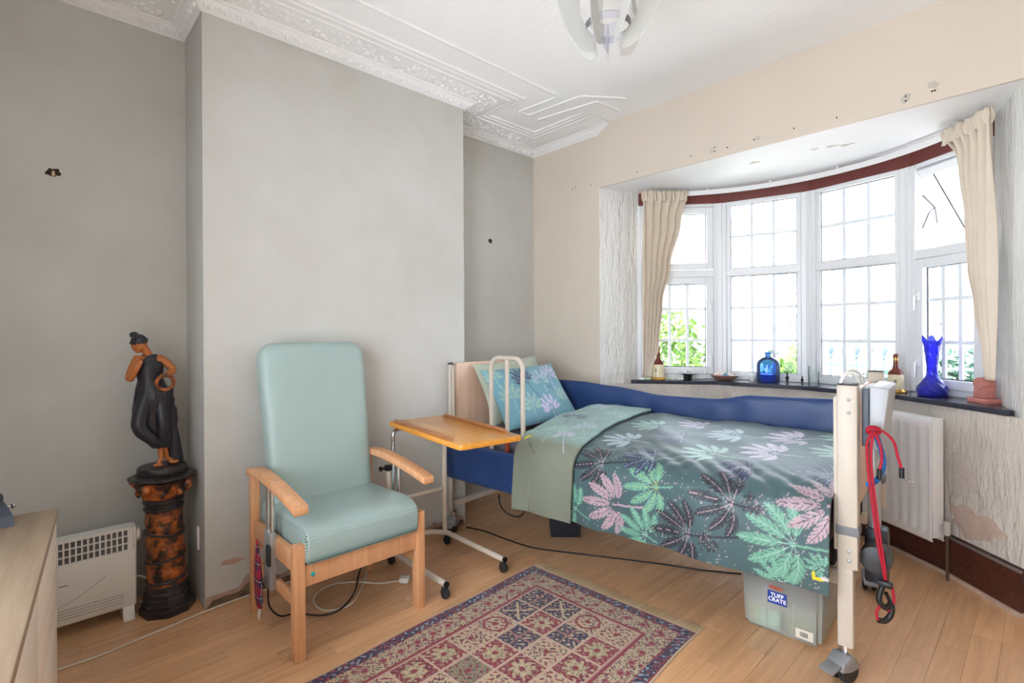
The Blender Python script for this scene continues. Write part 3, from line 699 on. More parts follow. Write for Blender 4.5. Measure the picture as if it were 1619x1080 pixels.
def fold_print(U, S):
    C = np.tile(L3((122, 128, 113)), (len(U), 1)); up = np.clip((S-.36)/.06, 0, 1); C = mixc(C, L3((132, 164, 160)), up)
    for cu, cs, an, L, col, rib in ((.78, .50, PI/2, .12, GR2, PAL), (.92, .62, PI/2+.4, .12, PAL, GR2), (.75, .78, PI/2, .12, NVY, PAL), (.95, .95, PI/2, .12, GR2, PAL), (.74, 1.08, PI/2-.3, .11, PAL, GR2), (.88, .44, PI/2+.5, .09, L3((190, 186, 204)), PAL)):
        palm(C, U, S, cu, cs, an, L, col, rib, stem=.14)
    d = ((U-.675)/.02)**2+((S-.375-.5*(U-.675))/.010)**2; C[d < 1] = L3((226, 205, 40))
    for k in range(40):
        t = k/40; C[((U-(.69+.09*t))**2+(S-(.36-.06*t))**2) < .0016**2] = L3((60, 70, 74))
    return C
fold = cover('turned_back_fold', .635, 1.03, 0.0, SL-.02, 130, 270, duv, fold_print, lambda u, s: u+(.02*math.sin(s*6)+.05*max(0, .25-s)*(1 if u < .75 else .35)-.05*max(0, s-.55)), lift=.026, amp=.9, parent=dv, solid=.018)
# pillows
def pillow(name, w, h, th, Mx, print_fn, label, material):
    nu = nv = 90; pts = []; UU = []; SS = []
    for side in (1, -1):
        for i in range(nu):
            for j in range(nv):
                a, b = -1+2*i/(nu-1), -1+2*j/(nv-1)
                pin = 1-.07*(1-abs(a)**2)*abs(b)**3; pin2 = 1-.07*(1-abs(b)**2)*abs(a)**3
                t = max(0, (1-abs(a)**3)*(1-abs(b)**3))**.55
                z = side*th*t*(.92+.10*noise.noise((a*2, b*2, side)))+.006*noise.noise((a*6, b*6, 4+side))*t
                pts.append(Mx @ Vector((a*w/2*pin2, b*h/2*pin, z))); UU.append(a*w/2); SS.append(b*h/2)
    n = nu*nv
    fc = [(i*nv+j, (i+1)*nv+j, (i+1)*nv+j+1, i*nv+j+1) for i in range(nu-1) for j in range(nv-1)]
    fc += [tuple(n+k for k in f[::-1]) for f in fc]
    me = bpy.data.meshes.new(name); me.from_pydata([tuple(p) for p in pts], [], fc); me.update(); set_print(me, print_fn(np.array(UU), np.array(SS))); me.materials.append(material); me.shade_smooth()
    o = bpy.data.objects.new(name, me); COL.objects.link(o); return bedthing(tag(o, label, 'pillow', 'pillows at the head of the bed'))
def pil_print(U, S):
    C = np.tile(L3((110, 160, 176)), (len(U), 1))
    for cu, cs, an, L, col, rib in ((-.22, -.02, PI/2, .13, GR2, PAL), (-.05, .10, PI/2+.3, .13, NVY, PAL), (-.08, -.12, PI/2, .12, GR2, PAL), (.10, .07, PI/2, .12, PAL, GR2), (.22, .12, PI/2-.3, .12, L3((196, 190, 214)), PAL), (.08, -.15, PI/2+.2, .12, L3((200, 190, 220)), PAL), (.25, -.08, PI/2, .10, GR2, PAL), (-.28, .15, PI/2, .1, GR2, PAL)):
        palm(C, U, S, cu, cs, an, L, col, rib, stem=.2)
    for k in range(60):
        t = k/60; C[((U-(.12+.12*t))**2+(S-(.0-.12*t+.05*math.sin(t*6)))**2) < .002**2] = L3((40, 50, 70))
    return C
def plain(c): return lambda U, S: np.tile(L3(c), (len(U), 1))
def pmat(c, xdir, ydir):
    x = Vector(xdir).normalized(); y = Vector(ydir); y = (y-x*y.dot(x)).normalized(); return frame_M(c, x, y, x.cross(y))
pillow('pillow', .66, .46, .060, pmat((.11, .50, .935), (.06, 1, .06), (-.42, -.03, .9)), plain((176, 184, 166)), 'plain sage green pillow propped against the headboard', attr_mat('plain_cotton', .7, .2, .3, .1, 300))
pillow('pillow', .68, .48, .064, pmat((.275, .47, .905), (.17, 1, .03), (-.60, .06, .80)), pil_print, 'teal leaf-print pillow leaning on the plain sage pillow', attr_mat('leaf_print_cotton', .5, .25, .4, .1, 400))

# ------------------------------------------------------------------ curtains
curt = mat('cream_satin_curtain', (224, 210, 192), .5, var=.06, vscale=6, sheen=.3)
def curtain(a_fix, tab, z0, z1, side, label):
    """tab: (z, angle of free edge). hangs from the rail, gathered towards the reveal"""
    m = MB(); nt, nz = 90, 80
    def fn(i, j):
        z = z1+(z0-z1)*j; af = interp(tab[::-1], z); a = a_fix+(af-a_fix)*i
        w = abs(R(af-a_fix))*1.27; folds = 5
        sag = math.sin(i*folds*2*PI+1.2*math.sin(z*3)+(z-2.4)*side*2.0*i); amp = .005+.019*min(1, w/.22)
        rr = 1.255-amp*sag-.03*max(0, (1-w/.42))*math.sin(PI*i)*min(1, w/.2)
        if j < .05: rr += .010*math.sin(i*46)       # gathered heading tape
        rr = min(rr, 1.281)
        q = bow(rr, a+math.degrees(.006*math.cos(i*folds*2*PI)/1.27)); return (q[0], q[1], z+(.006*math.sin(i*43) if j < .03 else 0))
    m.grid(nt, nz, fn)
    o = m.build('curtain', curt, solid=.003, angle=180); tag(o, label, 'curtain', 'pair of bay window curtains')
    hd = MB()
    def fh(i, j):
        a = a_fix+(tab[0][1]-a_fix)*i; rr = 1.245+.012*math.sin(i*60)+.014*math.sin(j*PI)*math.sin(i*33+j*3); q = bow(rr, a); return (q[0], q[1], 2.40+.085*j)
    hd.grid(120, 8, fh); hd.build('gathered_heading', curt, o, solid=.003, angle=180)
    return o
curtain(-54.2, [(2.48, -37.5), (2.24, -40.0), (1.88, -43.8), (1.575, -46.8), (1.27, -48.2), (1.0, -51.0)], .975, 2.48, -1, 'cream satin curtain gathered beside the brown and cream decanter')
curtain(57.0, [(2.48, 41.5), (2.30, 45.8), (1.93, 48.8), (1.69, 49.6), (1.48, 51.4), (1.2, 53.9), (1.1, 54.8)], 1.09, 2.48, 1, 'cream satin curtain twisted above the pink stone ornament')

# ------------------------------------------------------------------ radiator
rad_m = mat('white_radiator_enamel', (246, 246, 246), .28)
ra = Vector((-.64, 3.865)); rb = Vector((-.36, 3.66)); rt_ = (rb-ra).normalized(); ra2 = math.atan2(rt_.y, rt_.x)
rd = empty('radiator', (-.43, 3.555, 0), ra2, 'white ribbed panel radiator under the window sill', 'radiator')
RW, z0r, z1r = .48, .195, .862
def radpanel(yf, name):
    m = MB(); n = 8; xs_ = []
    pitch = RW/n
    for k in range(n):
        x0 = -RW+k*pitch
        for f, d in ((0, 0), (.22, 0), (.32, 1), (.68, 1), (.78, 0)): xs_.append((x0+f*pitch, d))
    xs_.append((0, 0))
    zr = [(z0r, 0), (z0r+.012, .0), (z0r+.045, 0), (z0r+.06, 1), (z1r-.06, 1), (z1r-.045, 0), (z1r-.008, 0), (z1r, 0)]
    vs_ = [[m.b.verts.new((x, yf+.009*d*dz+(0.006 if z in (z0r, z1r) else 0), z)) for z, dz in zr] for x, d in xs_]
    for i in range(len(vs_)-1):
        for j in range(len(zr)-1): m.b.faces.new((vs_[i][j], vs_[i+1][j], vs_[i+1][j+1], vs_[i][j+1]))
    return m.build(name, rad_m, rd, solid=.006, angle=60)
radpanel(-.010, 'front_panel'); radpanel(.060, 'rear_panel')
MB().box((-RW+.01, .004, z1r-.01), (-.006, .052, z1r+.002), .002).build('top_grille', rad_m, rd)
MB().box((-.006, -.004, z0r+.02), (.0, .062, z1r-.004), .002).build('side_cover', rad_m, rd)
v_ = MB().tube([(0, .045, .275), (.035, .045, .275)], .010, 10); v_.tube([(.035, .045, .245), (.035, .045, .315)], [.014, .016], 12); v_.build('valve', mat('grubby_white', (200, 196, 190), .5), rd)
MB().tube([(.035, .045, .245), (.035, .045, .0)], .0075, 10).build('pipe', mat('brown_pipe', (86, 66, 54), .5), rd)

# ------------------------------------------------------------------ rug
rug_m = attr_mat('woven_wool', .95, .3, .1, .5, 420)
def rug_print(X, Y, w, l):
    """X 0..w, Y 0..l ; borders, panels and small flowers"""
    n = len(X); d = np.minimum(np.minimum(X, w-X), np.minimum(Y, l-Y)); C = np.zeros((n, 3))
    cr_, rd_, nv_, pk, ol = L3((186, 164, 134)), L3((132, 36, 54)), L3((36, 34, 70)), L3((158, 104, 104)), L3((134, 126, 98))
    def flow(P, Q, sc, ph):
        a = np.sin(P*sc+ph+1.3*np.sin(Q*sc*.9))*np.sin(Q*sc*1.07-ph+1.1*np.sin(P*sc*.8)); return a
    f1 = flow(X, Y, 110, .3); f2 = flow(X+.3, Y-.2, 190, 1.7); f3 = flow(X, Y, 75, 2.2)
    C[:] = cr_
    pal = [cr_, nv_, rd_, cr_, ol, rd_, nv_, cr_]
    cell = (w-.37)/4; gx = (X-.185)/cell; gy = (Y-.185)/cell; ix = np.floor(gx).astype(int); iy = np.floor(gy).astype(int); fx = gx-ix-.5; fy = gy-iy-.5
    k = (ix*3+iy*5+(ix*iy) % 3) % 8; base = np.array(pal)[k]
    C = base.copy()
    lightcell = (k == 0) | (k == 3) | (k == 7) | (k == 4)
    def put(m, c): C[m] = c
    put((f1 > .6) & lightcell, pk); put((f1 < -.62) & lightcell, rd_); put((f2 > .66) & lightcell, nv_)
    put((f1 > .58) & ~lightcell, cr_); put((f1 < -.68) & ~lightcell, pk); put((f2 > .72) & ~lightcell, ol); put((f2 < -.7) & (k == 2), nv_)
    rr = np.hypot(fx, fy); th = np.arctan2(fy, fx); med = rr < .30*(1+.22*np.cos(th*8))
    put(med & ((k == 2) | (k == 5)), cr_); put(med & (f2 > .2) & ((k == 2) | (k == 5)), ol); put((rr < .09) & (k != 1), rd_); put((np.abs(rr-.36) < .035) & (k == 3), rd_)
    cross = (np.abs(fx) < .03) | (np.abs(fy) < .03); put(cross & (k == 1), pk); put((np.abs(np.abs(fx)-np.abs(fy)) < .05) & (k == 6) & (rr < .5), cr_)
    put((np.abs(fx) > .465) | (np.abs(fy) > .465), L3((190, 160, 140)))
    b = (d < .185); put(b, pk); b = d < .177; put(b, rd_); b = d < .165; put(b, cr_)
    ring = (d >= .062) & (d < .165); put(ring & (f1 > .5), pk); put(ring & (f2 > .55), nv_); put(ring & (f3 > .72), rd_); put(ring & (f2 < -.66), ol)
    p = np.where((X < Y) & (X < l-Y) | (w-X < Y) & (w-X < l-Y), Y, X); med2 = (np.abs(((p/.085) % 1)-.5)*.085)**2+(d-.113)**2
    put(ring & (med2 < .018**2), pk); put(ring & (med2 < .011**2), rd_)
    b = d < .062; put(b, rd_); b = d < .057; put(b, nv_); bb = (d < .057) & (d > .014); put(bb & (f1 > .62), L3((132, 156, 172))); put(bb & (f2 > .62), pk); put(bb & (f1 < -.6), rd_)
    b = d < .014; put(b, rd_); b = d < .009; put(b, L3((196, 174, 142)))
    C *= (1+.10*np.sin(X*900)*np.sin(Y*900))[:, None]
    return C
RWd, RL_ = .975, 1.50
ro = empty('rug', (-1.072, 2.150, 0), R(3.1)+PI, 'fringed Persian style wool rug in red, navy and cream panels', 'rug')
nx_, ny_ = 310, 470
gx_ = np.linspace(0, RWd, nx_); gy_ = np.linspace(0, RL_, ny_); pts = [(x+.004*math.sin(y*9)*(1 if x < .01 or x > RWd-.01 else 0), y, .007+.0015*math.sin(x*11)*math.sin(y*7)) for x in gx_ for y in gy_]
fc = [(i*ny_+j, (i+1)*ny_+j, (i+1)*ny_+j+1, i*ny_+j+1) for i in range(nx_-1) for j in range(ny_-1)]
me = bpy.data.meshes.new('pile'); me.from_pydata(pts, [], fc); me.update(); XX = np.repeat(gx_, ny_); YY = np.tile(gy_, nx_); set_print(me, rug_print(XX, YY, RWd, RL_)); me.materials.append(rug_m)
po = bpy.data.objects.new('woven_field', me); COL.objects.link(po); po.parent = ro; md = po.modifiers.new('solid', 'SOLIDIFY'); md.thickness = .006; md.offset = -1
fg = MB()
for k in range(330):
    x = RWd*k/329; dx = random.uniform(-.022, .022); ln = random.uniform(.045, .085)
    fg.tube([(x, .002, .006), (x+dx*.5, -ln*.5, .006+random.uniform(0, .004)), (x+dx+random.uniform(-.01, .01), -ln, .0025)], [.0016, .0014, .0008], 4)
o = fg.build('fringe', mat('cream_fringe', (208, 186, 150), .9), ro); o['kind'] = 'stuff'

# ------------------------------------------------------------------ pedestal and statuette
def terracotta(name, a, b, sc, lo, hi, rough=.4):
    m = bpy.data.materials.new(name); m.use_nodes = True; t = NT(m); tc = t.add('ShaderNodeTexCoord'); nz = t.add('ShaderNodeTexNoise', i_Scale=sc, i_Detail=5, i_Roughness=.65); t.link(tc.outputs['Object'], nz.inputs[0])
    rp = t.add('ShaderNodeValToRGB'); rp.color_ramp.elements[0].position = lo; rp.color_ramp.elements[1].position = hi; rp.color_ramp.elements[0].color = lin(b); rp.color_ramp.elements[1].color = lin(a); t.link(nz.outputs[0], rp.inputs[0]); t.link(rp.outputs[0], t.p.inputs['Base Color'])
    bp = t.add('ShaderNodeBump', i_Strength=.8, i_Distance=.012); t.link(nz.outputs[0], bp.inputs['Height']); t.link(bp.outputs[0], t.p.inputs['Normal']); t.p.inputs['Roughness'].default_value = rough; return m
orange_b = terracotta('antiqued_terracotta', (190, 104, 48), (44, 34, 32), 17, .44, .60)
black_b = terracotta('blackened_plaster', (62, 58, 60), (30, 28, 30), 14, .35, .7, .35)
pd = empty('pedestal_column', (-2.985, .487, 0), R(80.5), 'ornate black and orange plaster pedestal column on a stepped base', 'pedestal')
def lean(r, z, a, k=-.03): return (r*math.cos(a)+k*z, r*math.sin(a), z)
MB().lathe([(.122, 0), (.122, .028), (.112, .034), (.112, .05), (.102, .056), (.100, .075), (.096, .08), (.096, .10), (.088, .108), (.088, .13), (.082, .135)], 8, fn=lambda r, z, a: lean(r/math.cos(((a+PI/8) % (PI/4))-PI/8)*.96 if z < .06 else r, z, a)).build('stepped_base', black_b, pd, angle=30)
def shaft(r, z, a):
    q = r*(1+.05*noise.noise((math.cos(a)*3, math.sin(a)*3, z*16))+.05*(1 if abs(((z-.135+a*.02) % .105)-.05) < .008 else 0)); return lean(q, z, a)
MB().lathe([(.081-.006*k/40, .135+.36*k/40) for k in range(41)], 40, fn=shaft).build('shaft', orange_b, pd)
for zb2, k2 in ((.262, .35), (.385, -.3), (.165, .2)):
    MB().tube([lean(.0815-.004*(zb2-.135)/.36+.0015*math.sin(9*a), zb2+.012*math.sin(a+k2*4), a) for a in [2*PI*q/30 for q in range(30)]], .0065, 7, closed=True).build('relief_band', black_b, pd)
MB().lathe([(.078, .495), (.084, .50), (.084, .512), (.077, .516), (.077, .53), (.086, .535), (.086, .548), (.078, .555)], 28, fn=lean).build('neck_rings', black_b, pd)
cap = MB().lathe([(.078, .553), (.088, .57), (.098, .60), (.115, .628), (.12, .64)], 32, fn=lambda r, z, a: lean(r*(1+.10*max(0, math.cos(4*a-.0))*((z-.553)/.09)+.05*math.cos(a*8)*((z-.553)/.09)), z, a))
for k in range(4):
    a = PI/4+k*PI/2+.2; cap.ball((.118*math.cos(a)-.018, .118*math.sin(a), .615), .022, 1, 1, 1.1, 10, 8)
for k in range(8):
    a = k*PI/4; cap.ball((.098*math.cos(a)-.018, .098*math.sin(a), .585), .014, 1, 1, 1.6, 8, 6)
cap.build('leaf_capital', orange_b, pd)
MB().lathe([(.118, .64), (.135, .65), (.135, .664), (.12, .668)], 8, fn=lambda r, z, a: lean(r*1.03, z, a)).build('abacus', black_b, pd, angle=30)
# statuette
st = empty('woman_statuette', (-2.985-.0030, .487-.020, .668), R(80.5), 'dark bronze statuette of a pensive woman in a draped black dress', 'statuette')
MB().lathe([(.098, 0), (.103, .006), (.103, .034), (.098, .040), (.085, .043)], 32).build('plinth', black_b, st)
def skinned(name, nodes, edges, material, parent, root=0, sub=2):
    me = bpy.data.meshes.new(name); me.from_pydata([n[0] for n in nodes], edges, []); me.update(); o = bpy.data.objects.new(name, me); COL.objects.link(o); o.parent = parent
    md = o.modifiers.new('skin', 'SKIN'); md.use_smooth_shade = True
    for i, n in enumerate(nodes):
        r_ = n[1] if isinstance(n[1], tuple) else (n[1], n[1]); me.skin_vertices[0].data[i].radius = r_; me.skin_vertices[0].data[i].use_root = (i == root)
    md = o.modifiers.new('sub', 'SUBSURF'); md.levels = sub; md.render_levels = sub; me.materials.append(material); return o
skinm = mat('bronze_orange_glaze', (186, 112, 60), .35, var=.15, vscale=20)
dressm = mat('black_glaze', (44, 44, 52), .34, var=.25, vscale=18, bump=.25, bscale=30, stretch=(1, 1, .3))
bz = .043
def zp(zx, zy, y=0): return ((zx-305)/1432*1.0, y, bz+max(0, (980-zy)/1432))
fig = [(zp(250, 520), .035), (zp(240, 400), .034), (zp(232, 290, .0), (.044, .032)), (zp(236, 215), .026), (zp(222, 185, -.004), .019), (zp(190, 155, -.012), .026), (zp(170, 118, -.014), .027),
       (zp(160, 240, -.002), .024), (zp(122, 378, -.045), .020), (zp(168, 290, -.072), .016), (zp(194, 238, -.068), .012),
       (zp(302, 232, .0), .024), (zp(380, 325, -.005), .020), (zp(330, 352, -.045), .013),
       (zp(215, 580, -.008), .022), (zp(182, 690, -.042), .018), (zp(292, 850, -.02), .014), (zp(300, 925, -.02), .012), (zp(280, 972, -.045), .010),
       (zp(300, 580, -.005), .022), (zp(308, 700, -.015), .018), (zp(318, 860, .0), .014), (zp(330, 940, .01), .012), (zp(372, 962, -.03), .010)]
eg = [(0, 1), (1, 2), (2, 3), (3, 4), (4, 5), (5, 6), (2, 7), (7, 8), (8, 9), (9, 10), (2, 11), (11, 12), (12, 13), (0, 14), (14, 15), (15, 16), (16, 17), (17, 18), (0, 19), (19, 20), (20, 21), (21, 22), (22, 23)]
body = skinned('figure', fig, eg, skinm, st)
# face: nose, brow, eyes, mouth on the bowed head
hc = Vector(zp(176, 135, -.013))
fdir = Vector((-.45, -.80, -.38)).normalized(); fup = Vector((-.25, -.3, .9)); fup = (fup-fdir*fup.dot(fdir)).normalized(); fr2 = fdir.cross(fup)
fa = MB(); fa.ball(hc-fup*.004, .0315, 1, 1, 1.2, 20, 14)
fa.tube([hc+fdir*.0305+fup*.008, hc+fdir*.039-fup*.005, hc+fdir*.033-fup*.009], [.003, .0045, .003], 8)
fa.ball(hc+fdir*.026-fup*.029, .008, 1, 1, 1, 10, 8); fa.tube([hc+fdir*.031-fup*.016-fr2*.007, hc+fdir*.0335-fup*.016, hc+fdir*.031-fup*.016+fr2*.007], [.001, .0024, .001], 6)
for s_ in (-1, 1): fa.ball(hc+fdir*.0285+fup*.004+fr2*.010*s_, .004, 1, 1, .7, 8, 6)
for s_ in (-1, 1): fa.ball(hc+fr2*.031*s_-fup*.002, .006, .6, 1, 1.4, 8, 6)
fa.build('head', skinm, body)
hr = MB(); hr.ball(hc+fup*.010-fdir*.008, .0345, 1, 1, 1.05, 18, 12); hr.ball(Vector(zp(150, 72, .0)), .019, 1, 1, .85, 14, 10)
for k in range(12):
    a = k/12*2*PI; hr.ball(hc+fup*.012-fdir*.008+(fr2*math.cos(a)+fdir*math.sin(a))*.030, .008, 1, 1, 1, 8, 6)
hr.build('hair', dressm, body)
for (hx, hy, yy, s_) in ((197, 226, -.068, -1), (318, 354, -.052, 1)):
    hnd = MB(); b0 = Vector(zp(hx, hy, yy)); hnd.ball(b0, .010, 1, .8, 1, 10, 8)
    for k in range(4): hnd.tube([b0+Vector((s_*.002+(k-1.5)*.0042, -.004, .004)), b0+Vector((s_*.004+(k-1.5)*.0042, -.011, .010-.002*abs(k-1.5))), b0+Vector((s_*.005+(k-1.5)*.0040, -.013, .002))], [.0026, .0025, .0019], 6)
    hnd.tube([b0+Vector((-s_*.008, -.002, -.002)), b0+Vector((-s_*.012, -.008, .006)), b0+Vector((-s_*.010, -.012, .012))], [.0028, .0026, .002], 6); hnd.build('hand', skinm, body)
# dress: bodice, skirt falling over both legs with folds, cloth tail and basket at the hip
dr = MB()
sec = [(235, 208, .030, .022), (231, 236, .050, .034), (232, 290, .060, .046), (236, 340, .055, .042), (241, 385, .052, .040), (246, 440, .064, .048), (252, 520, .076, .056), (250, 600, .078, .054), (252, 680, .074, .05), (272, 760, .064, .046), (290, 820, .050, .040), (302, 858, .040, .034)]
nn = 48
def drs(i, j):
    t = i*(len(sec)-1); k = min(int(t), len(sec)-2); f = t-k; x, y, rx, ry = [sec[k][q]*(1-f)+sec[k+1][q]*f for q in range(4)]
    a = 2*PI*j; fold = 1+(.05*math.cos(a*9+y*.012)+.035*math.cos(a*15-y*.02))*max(0, min(1, (y-380)/120))
    gap = .016*max(0, min(1, (y-500)/120))*max(0, min(1, (840-y)/60))*math.exp(-((math.sin(a)+1)/.12)**1)     # groove between the legs
    c = Vector(zp(x, y)); return (c.x+rx*fold*math.cos(a), c.y+ry*fold*math.sin(a)+gap, c.z)
dr.grid(60, nn+1, drs); bmesh.ops.remove_doubles(dr.b, verts=dr.b.verts[:], dist=1e-5)
dr.build('dress', dressm, body, angle=180)
leg = MB(); leg.tube(spline([zp(215, 500, -.016), zp(180, 650, -.043), zp(190, 720, -.05), zp(250, 790, -.045), zp(296, 842, -.03)], 5), [.034]*8+[.032]*4+[.03, .029, .028, .027, .026, .024, .022, .02, .018], 14); leg.tube(spline([zp(290, 500, -.012), zp(312, 680, -.03), zp(305, 790, -.025), zp(305, 845, -.015)], 6), [.030]*7+[.027]*6+[.022]*6, 14); leg.build('draped_legs', dressm, body)
tl_ = MB(); tl_.tube(spline([zp(335, 440, .02), zp(350, 560, .02), zp(370, 640, .015), zp(362, 720, .02), zp(372, 820, .02), zp(378, 900, .025), zp(386, 975, .025)], 5), [.024, .026, .024, .023, .026, .022, .020, .022, .024, .020, .019, .020, .022, .024, .023, .023, .024, .025, .026, .027, .028, .029, .030, .031, .031, .032, .033, .034, .034, .034, .034], 12); tl_.build('cloth_tail', dressm, body)
bk = MB(); c0 = Vector(zp(325, 402, -.052))
bk.tube([c0+Vector((.034*math.cos(2*PI*k/20), -.008*math.sin(2*PI*k/20), .036*math.sin(2*PI*k/20))) for k in range(20)], .009, 8, closed=True); bk.build('wreath', orange_b, body)
for q in ((282, 972), (372, 960)):
    b0 = Vector(zp(q[0], q[1], -.045)); ft = MB(); ft.ball(b0+Vector((0, 0, .002)), .012, 1.7, 1.2, .75, 12, 8); ft.build('foot', skinm, body)

# ------------------------------------------------------------------ convector heater
hw_m = mat('heater_white', (232, 231, 226), .35)
he = empty('convector_heater', (-3.0, -.26, 0), 0, 'white electric convector heater with slotted grille beside the pedestal', 'heater')
HL = .625
hbod = MB().box((-.085, .0, .055), (.0, HL, .328), .010, 3); hbod.box((-.085, .0, .328), (-.078, HL, .43), .003, 1); hbod.box((-.085, HL-.014, .3), (-.002, HL, .435), .008, 2); hbod.box((-.085, 0, .3), (-.002, .014, .435), .008, 2); hbod.build('body', hw_m, he)
MB().box((-.078, .014, .326), (-.010, HL-.014, .418), 0).build('dark_interior', mat('heater_inside', (112, 112, 114), .7), he, smooth=False)
gl = MB(); ncol = 27; pw = (HL-.028-.03)/ncol
for k in range(ncol+1): gl.box((-.008, .014+.012+k*pw-.0032, .328), (-.001, .014+.012+k*pw+.0032, .432))
for z in (.324, .358, .392, .424): gl.box((-.008, .014, z-.002), (-.0005, HL-.014, z+.003))
gl.box((-.008, HL-.034, .328), (-.0008, HL-.014, .43)); gl.box((-.08, .014, .424), (-.0008, HL-.014, .433)); gl.build('grille', hw_m, he, smooth=False)
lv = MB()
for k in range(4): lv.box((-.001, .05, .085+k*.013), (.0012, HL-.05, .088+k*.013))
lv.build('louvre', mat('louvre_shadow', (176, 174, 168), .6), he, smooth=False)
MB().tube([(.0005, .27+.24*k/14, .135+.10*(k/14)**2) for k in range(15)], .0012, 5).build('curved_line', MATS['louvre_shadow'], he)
MB().box((0, .345, .232), (.0008, .375, .236)).build('maker_mark', mat('grey_print', (110, 110, 112), .6), he, smooth=False)
MB().lathe([(.034, 0), (.034, .012), (.026, .020), (.01, .022)], 20, M=frame_M((-.04, HL, .385), (1, 0, 0), (0, 0, 1), (0, -1, 0)) @ Matrix.Rotation(PI, 4, 'X')).build('dial', hw_m, he)
for yy in (.03, HL-.055): MB().prism([(-.10, 0), (.035, 0), (.03, .012), (.005, .07), (-.07, .07)], 0, .045, M=frame_M((-.01, yy+.045, 0), (1, 0, 0), (0, 0, 1), (0, -1, 0)), bev=.004).build('foot', hw_m, he)
hc_ = MB(); hc_.tube(spline([(-3.06, .368, .17), (-3.05, .392, .165), (-3.06, .415, .13), (-3.09, .42, .06), (-3.10, .41, .012), (-3.15, .395, .006)], 6), .004, 6); tag(hc_.build('heater_cable', mat('white_flex', (226, 224, 218), .5)), 'short white flex curling from the convector heater to the wall', 'cable')

# ------------------------------------------------------------------ chest of drawers
dre = empty('chest_of_drawers', (-2.357, .067, 0), R(-4.8), 'pale oak-effect chest of drawers in front of the convector heater', 'dresser')
oakt = wood('pale_oak_top', (160, 140, 118), (142, 122, 100), .5, 2.5, 'X'); oakf = wood('pale_front', (228, 212, 194), (216, 198, 178), .5, 1.6, 'X')
LD = 1.25
MB().box((0, -.40, .725), (LD, .0, .75), .003).build('top', oakt, dre)
MB().box((.004, -.395, .03), (LD-.004, -.022, .724), .002).build('carcass', oakt, dre)
for z0, z1 in ((.434, .710), (.146, .420), (.035, .132)):
    for k in range(2): MB().box((.006+k*LD/2, -.0215, z0), (LD/2-.004+k*LD/2, -.004, z1), .003).build('drawer_front', oakf, dre)
MB().box((.0, -.022, .715), (LD, -.002, .7245), .002).build('shadow_rail', mat('rail_brown', (150, 116, 84), .6), dre)
gd = empty('desk_clamp', (-2.36, -.105, .75), R(12), 'dark grey clamp-like device with chrome bolt on the chest of drawers', 'device')
MB().prism([(-.06, 0), (.14, 0), (.12, .03), (.02, .052), (-.05, .05)], -.04, .04, M=frame_M((0, 0, 0), (1, 0, 0), (0, 0, 1), (0, -1, 0)), bev=.004).build('body', mat('slate_grey', (70, 78, 90), .5), gd)
MB().box((-.05, -.035, .058), (.06, .03, .088), .008).build('upper_jaw', mat('dark_slate', (46, 48, 56), .5), gd)
k = MB().tube([(.0, .035, .03), (.0, .056, .03)], .006, 8); k.ball((.0, .062, .03), .010, 1, .6, 1, 10, 8); k.build('bolt', chrome, gd)

# ------------------------------------------------------------------ things under the bed
binr = empty('waste_bin', (-2.25, 2.61, 0), R(45.7), 'black plastic waste bin standing under the bed', 'bin')
bq = MB(); bl_, tp_ = .095, .118
for (h0, z0), (h1, z1) in zip([(bl_, 0), (tp_, .255), (tp_+.008, .257), (tp_+.008, .275), (tp_-.006, .275), (tp_-.008, .25), (bl_-.006, .008)], [(tp_, .255), (tp_+.008, .257), (tp_+.008, .275), (tp_-.006, .275), (tp_-.008, .25), (bl_-.006, .008), (.001, .008)]):
    A = [bq.b.verts.new((x*h0, y*h0, z0)) for x, y in ((-1, -1), (1, -1), (1, 1), (-1, 1))]; B = [bq.b.verts.new((x*h1, y*h1, z1)) for x, y in ((-1, -1), (1, -1), (1, 1), (-1, 1))]
    for i in range(4): bq.b.faces.new((A[i], A[(i+1) % 4], B[(i+1) % 4], B[i]))
bmesh.ops.remove_doubles(bq.b, verts=bq.b.verts[:], dist=1e-5); bq.build('bin_body', mat('matt_black_plastic', (34, 36, 44), .45), binr, smooth=False)
ct = empty('storage_crate', BO+Vector((math.cos(BA)*1.80-math.sin(BA)*.12, math.sin(BA)*1.80+math.cos(BA)*.12, 0)), BA-R(1.5), 'translucent plastic storage crate with blue printed label under the bed', 'crate')
poly_c = clear('cloudy_plastic', (.95, .95, .93), dense=.27, rough=.25)
cw, cd_, chh = .325, .50, .31
cs_ = MB()
def shell(mb, w0, d0, z0, w1, d1, z1):
    a = [mb.b.verts.new(((.325-w0)/2+x*w0, (.5-d0)/2+y*d0, z0)) for x, y in ((0, 0), (1, 0), (1, 1), (0, 1))]; b = [mb.b.verts.new(((.325-w1)/2+x*w1, (.5-d1)/2+y*d1, z1)) for x, y in ((0, 0), (1, 0), (1, 1), (0, 1))]
    for i in range(4): mb.b.faces.new((a[i], a[(i+1) % 4], b[(i+1) % 4], b[i]))
    return a, b
a_, _ = shell(cs_, .305, .48, .004, .325, .50, chh); cs_.b.faces.new(a_[::-1]); bmesh.ops.bevel(cs_.b, geom=[e for e in cs_.b.edges if not e.is_boundary], offset=.018, segments=3, affect='EDGES')
cs_.build('tub', poly_c, ct, solid=.003, angle=50)
for xx in (.105, .215): MB().box((xx-.003, .0035, .02), (xx+.003, .0085, chh-.01), .001).build('moulded_rib', poly_c, ct)
MB().box((-.006, -.006, chh), (.331, .506, chh+.014), .004).build('lid', poly_c, ct)
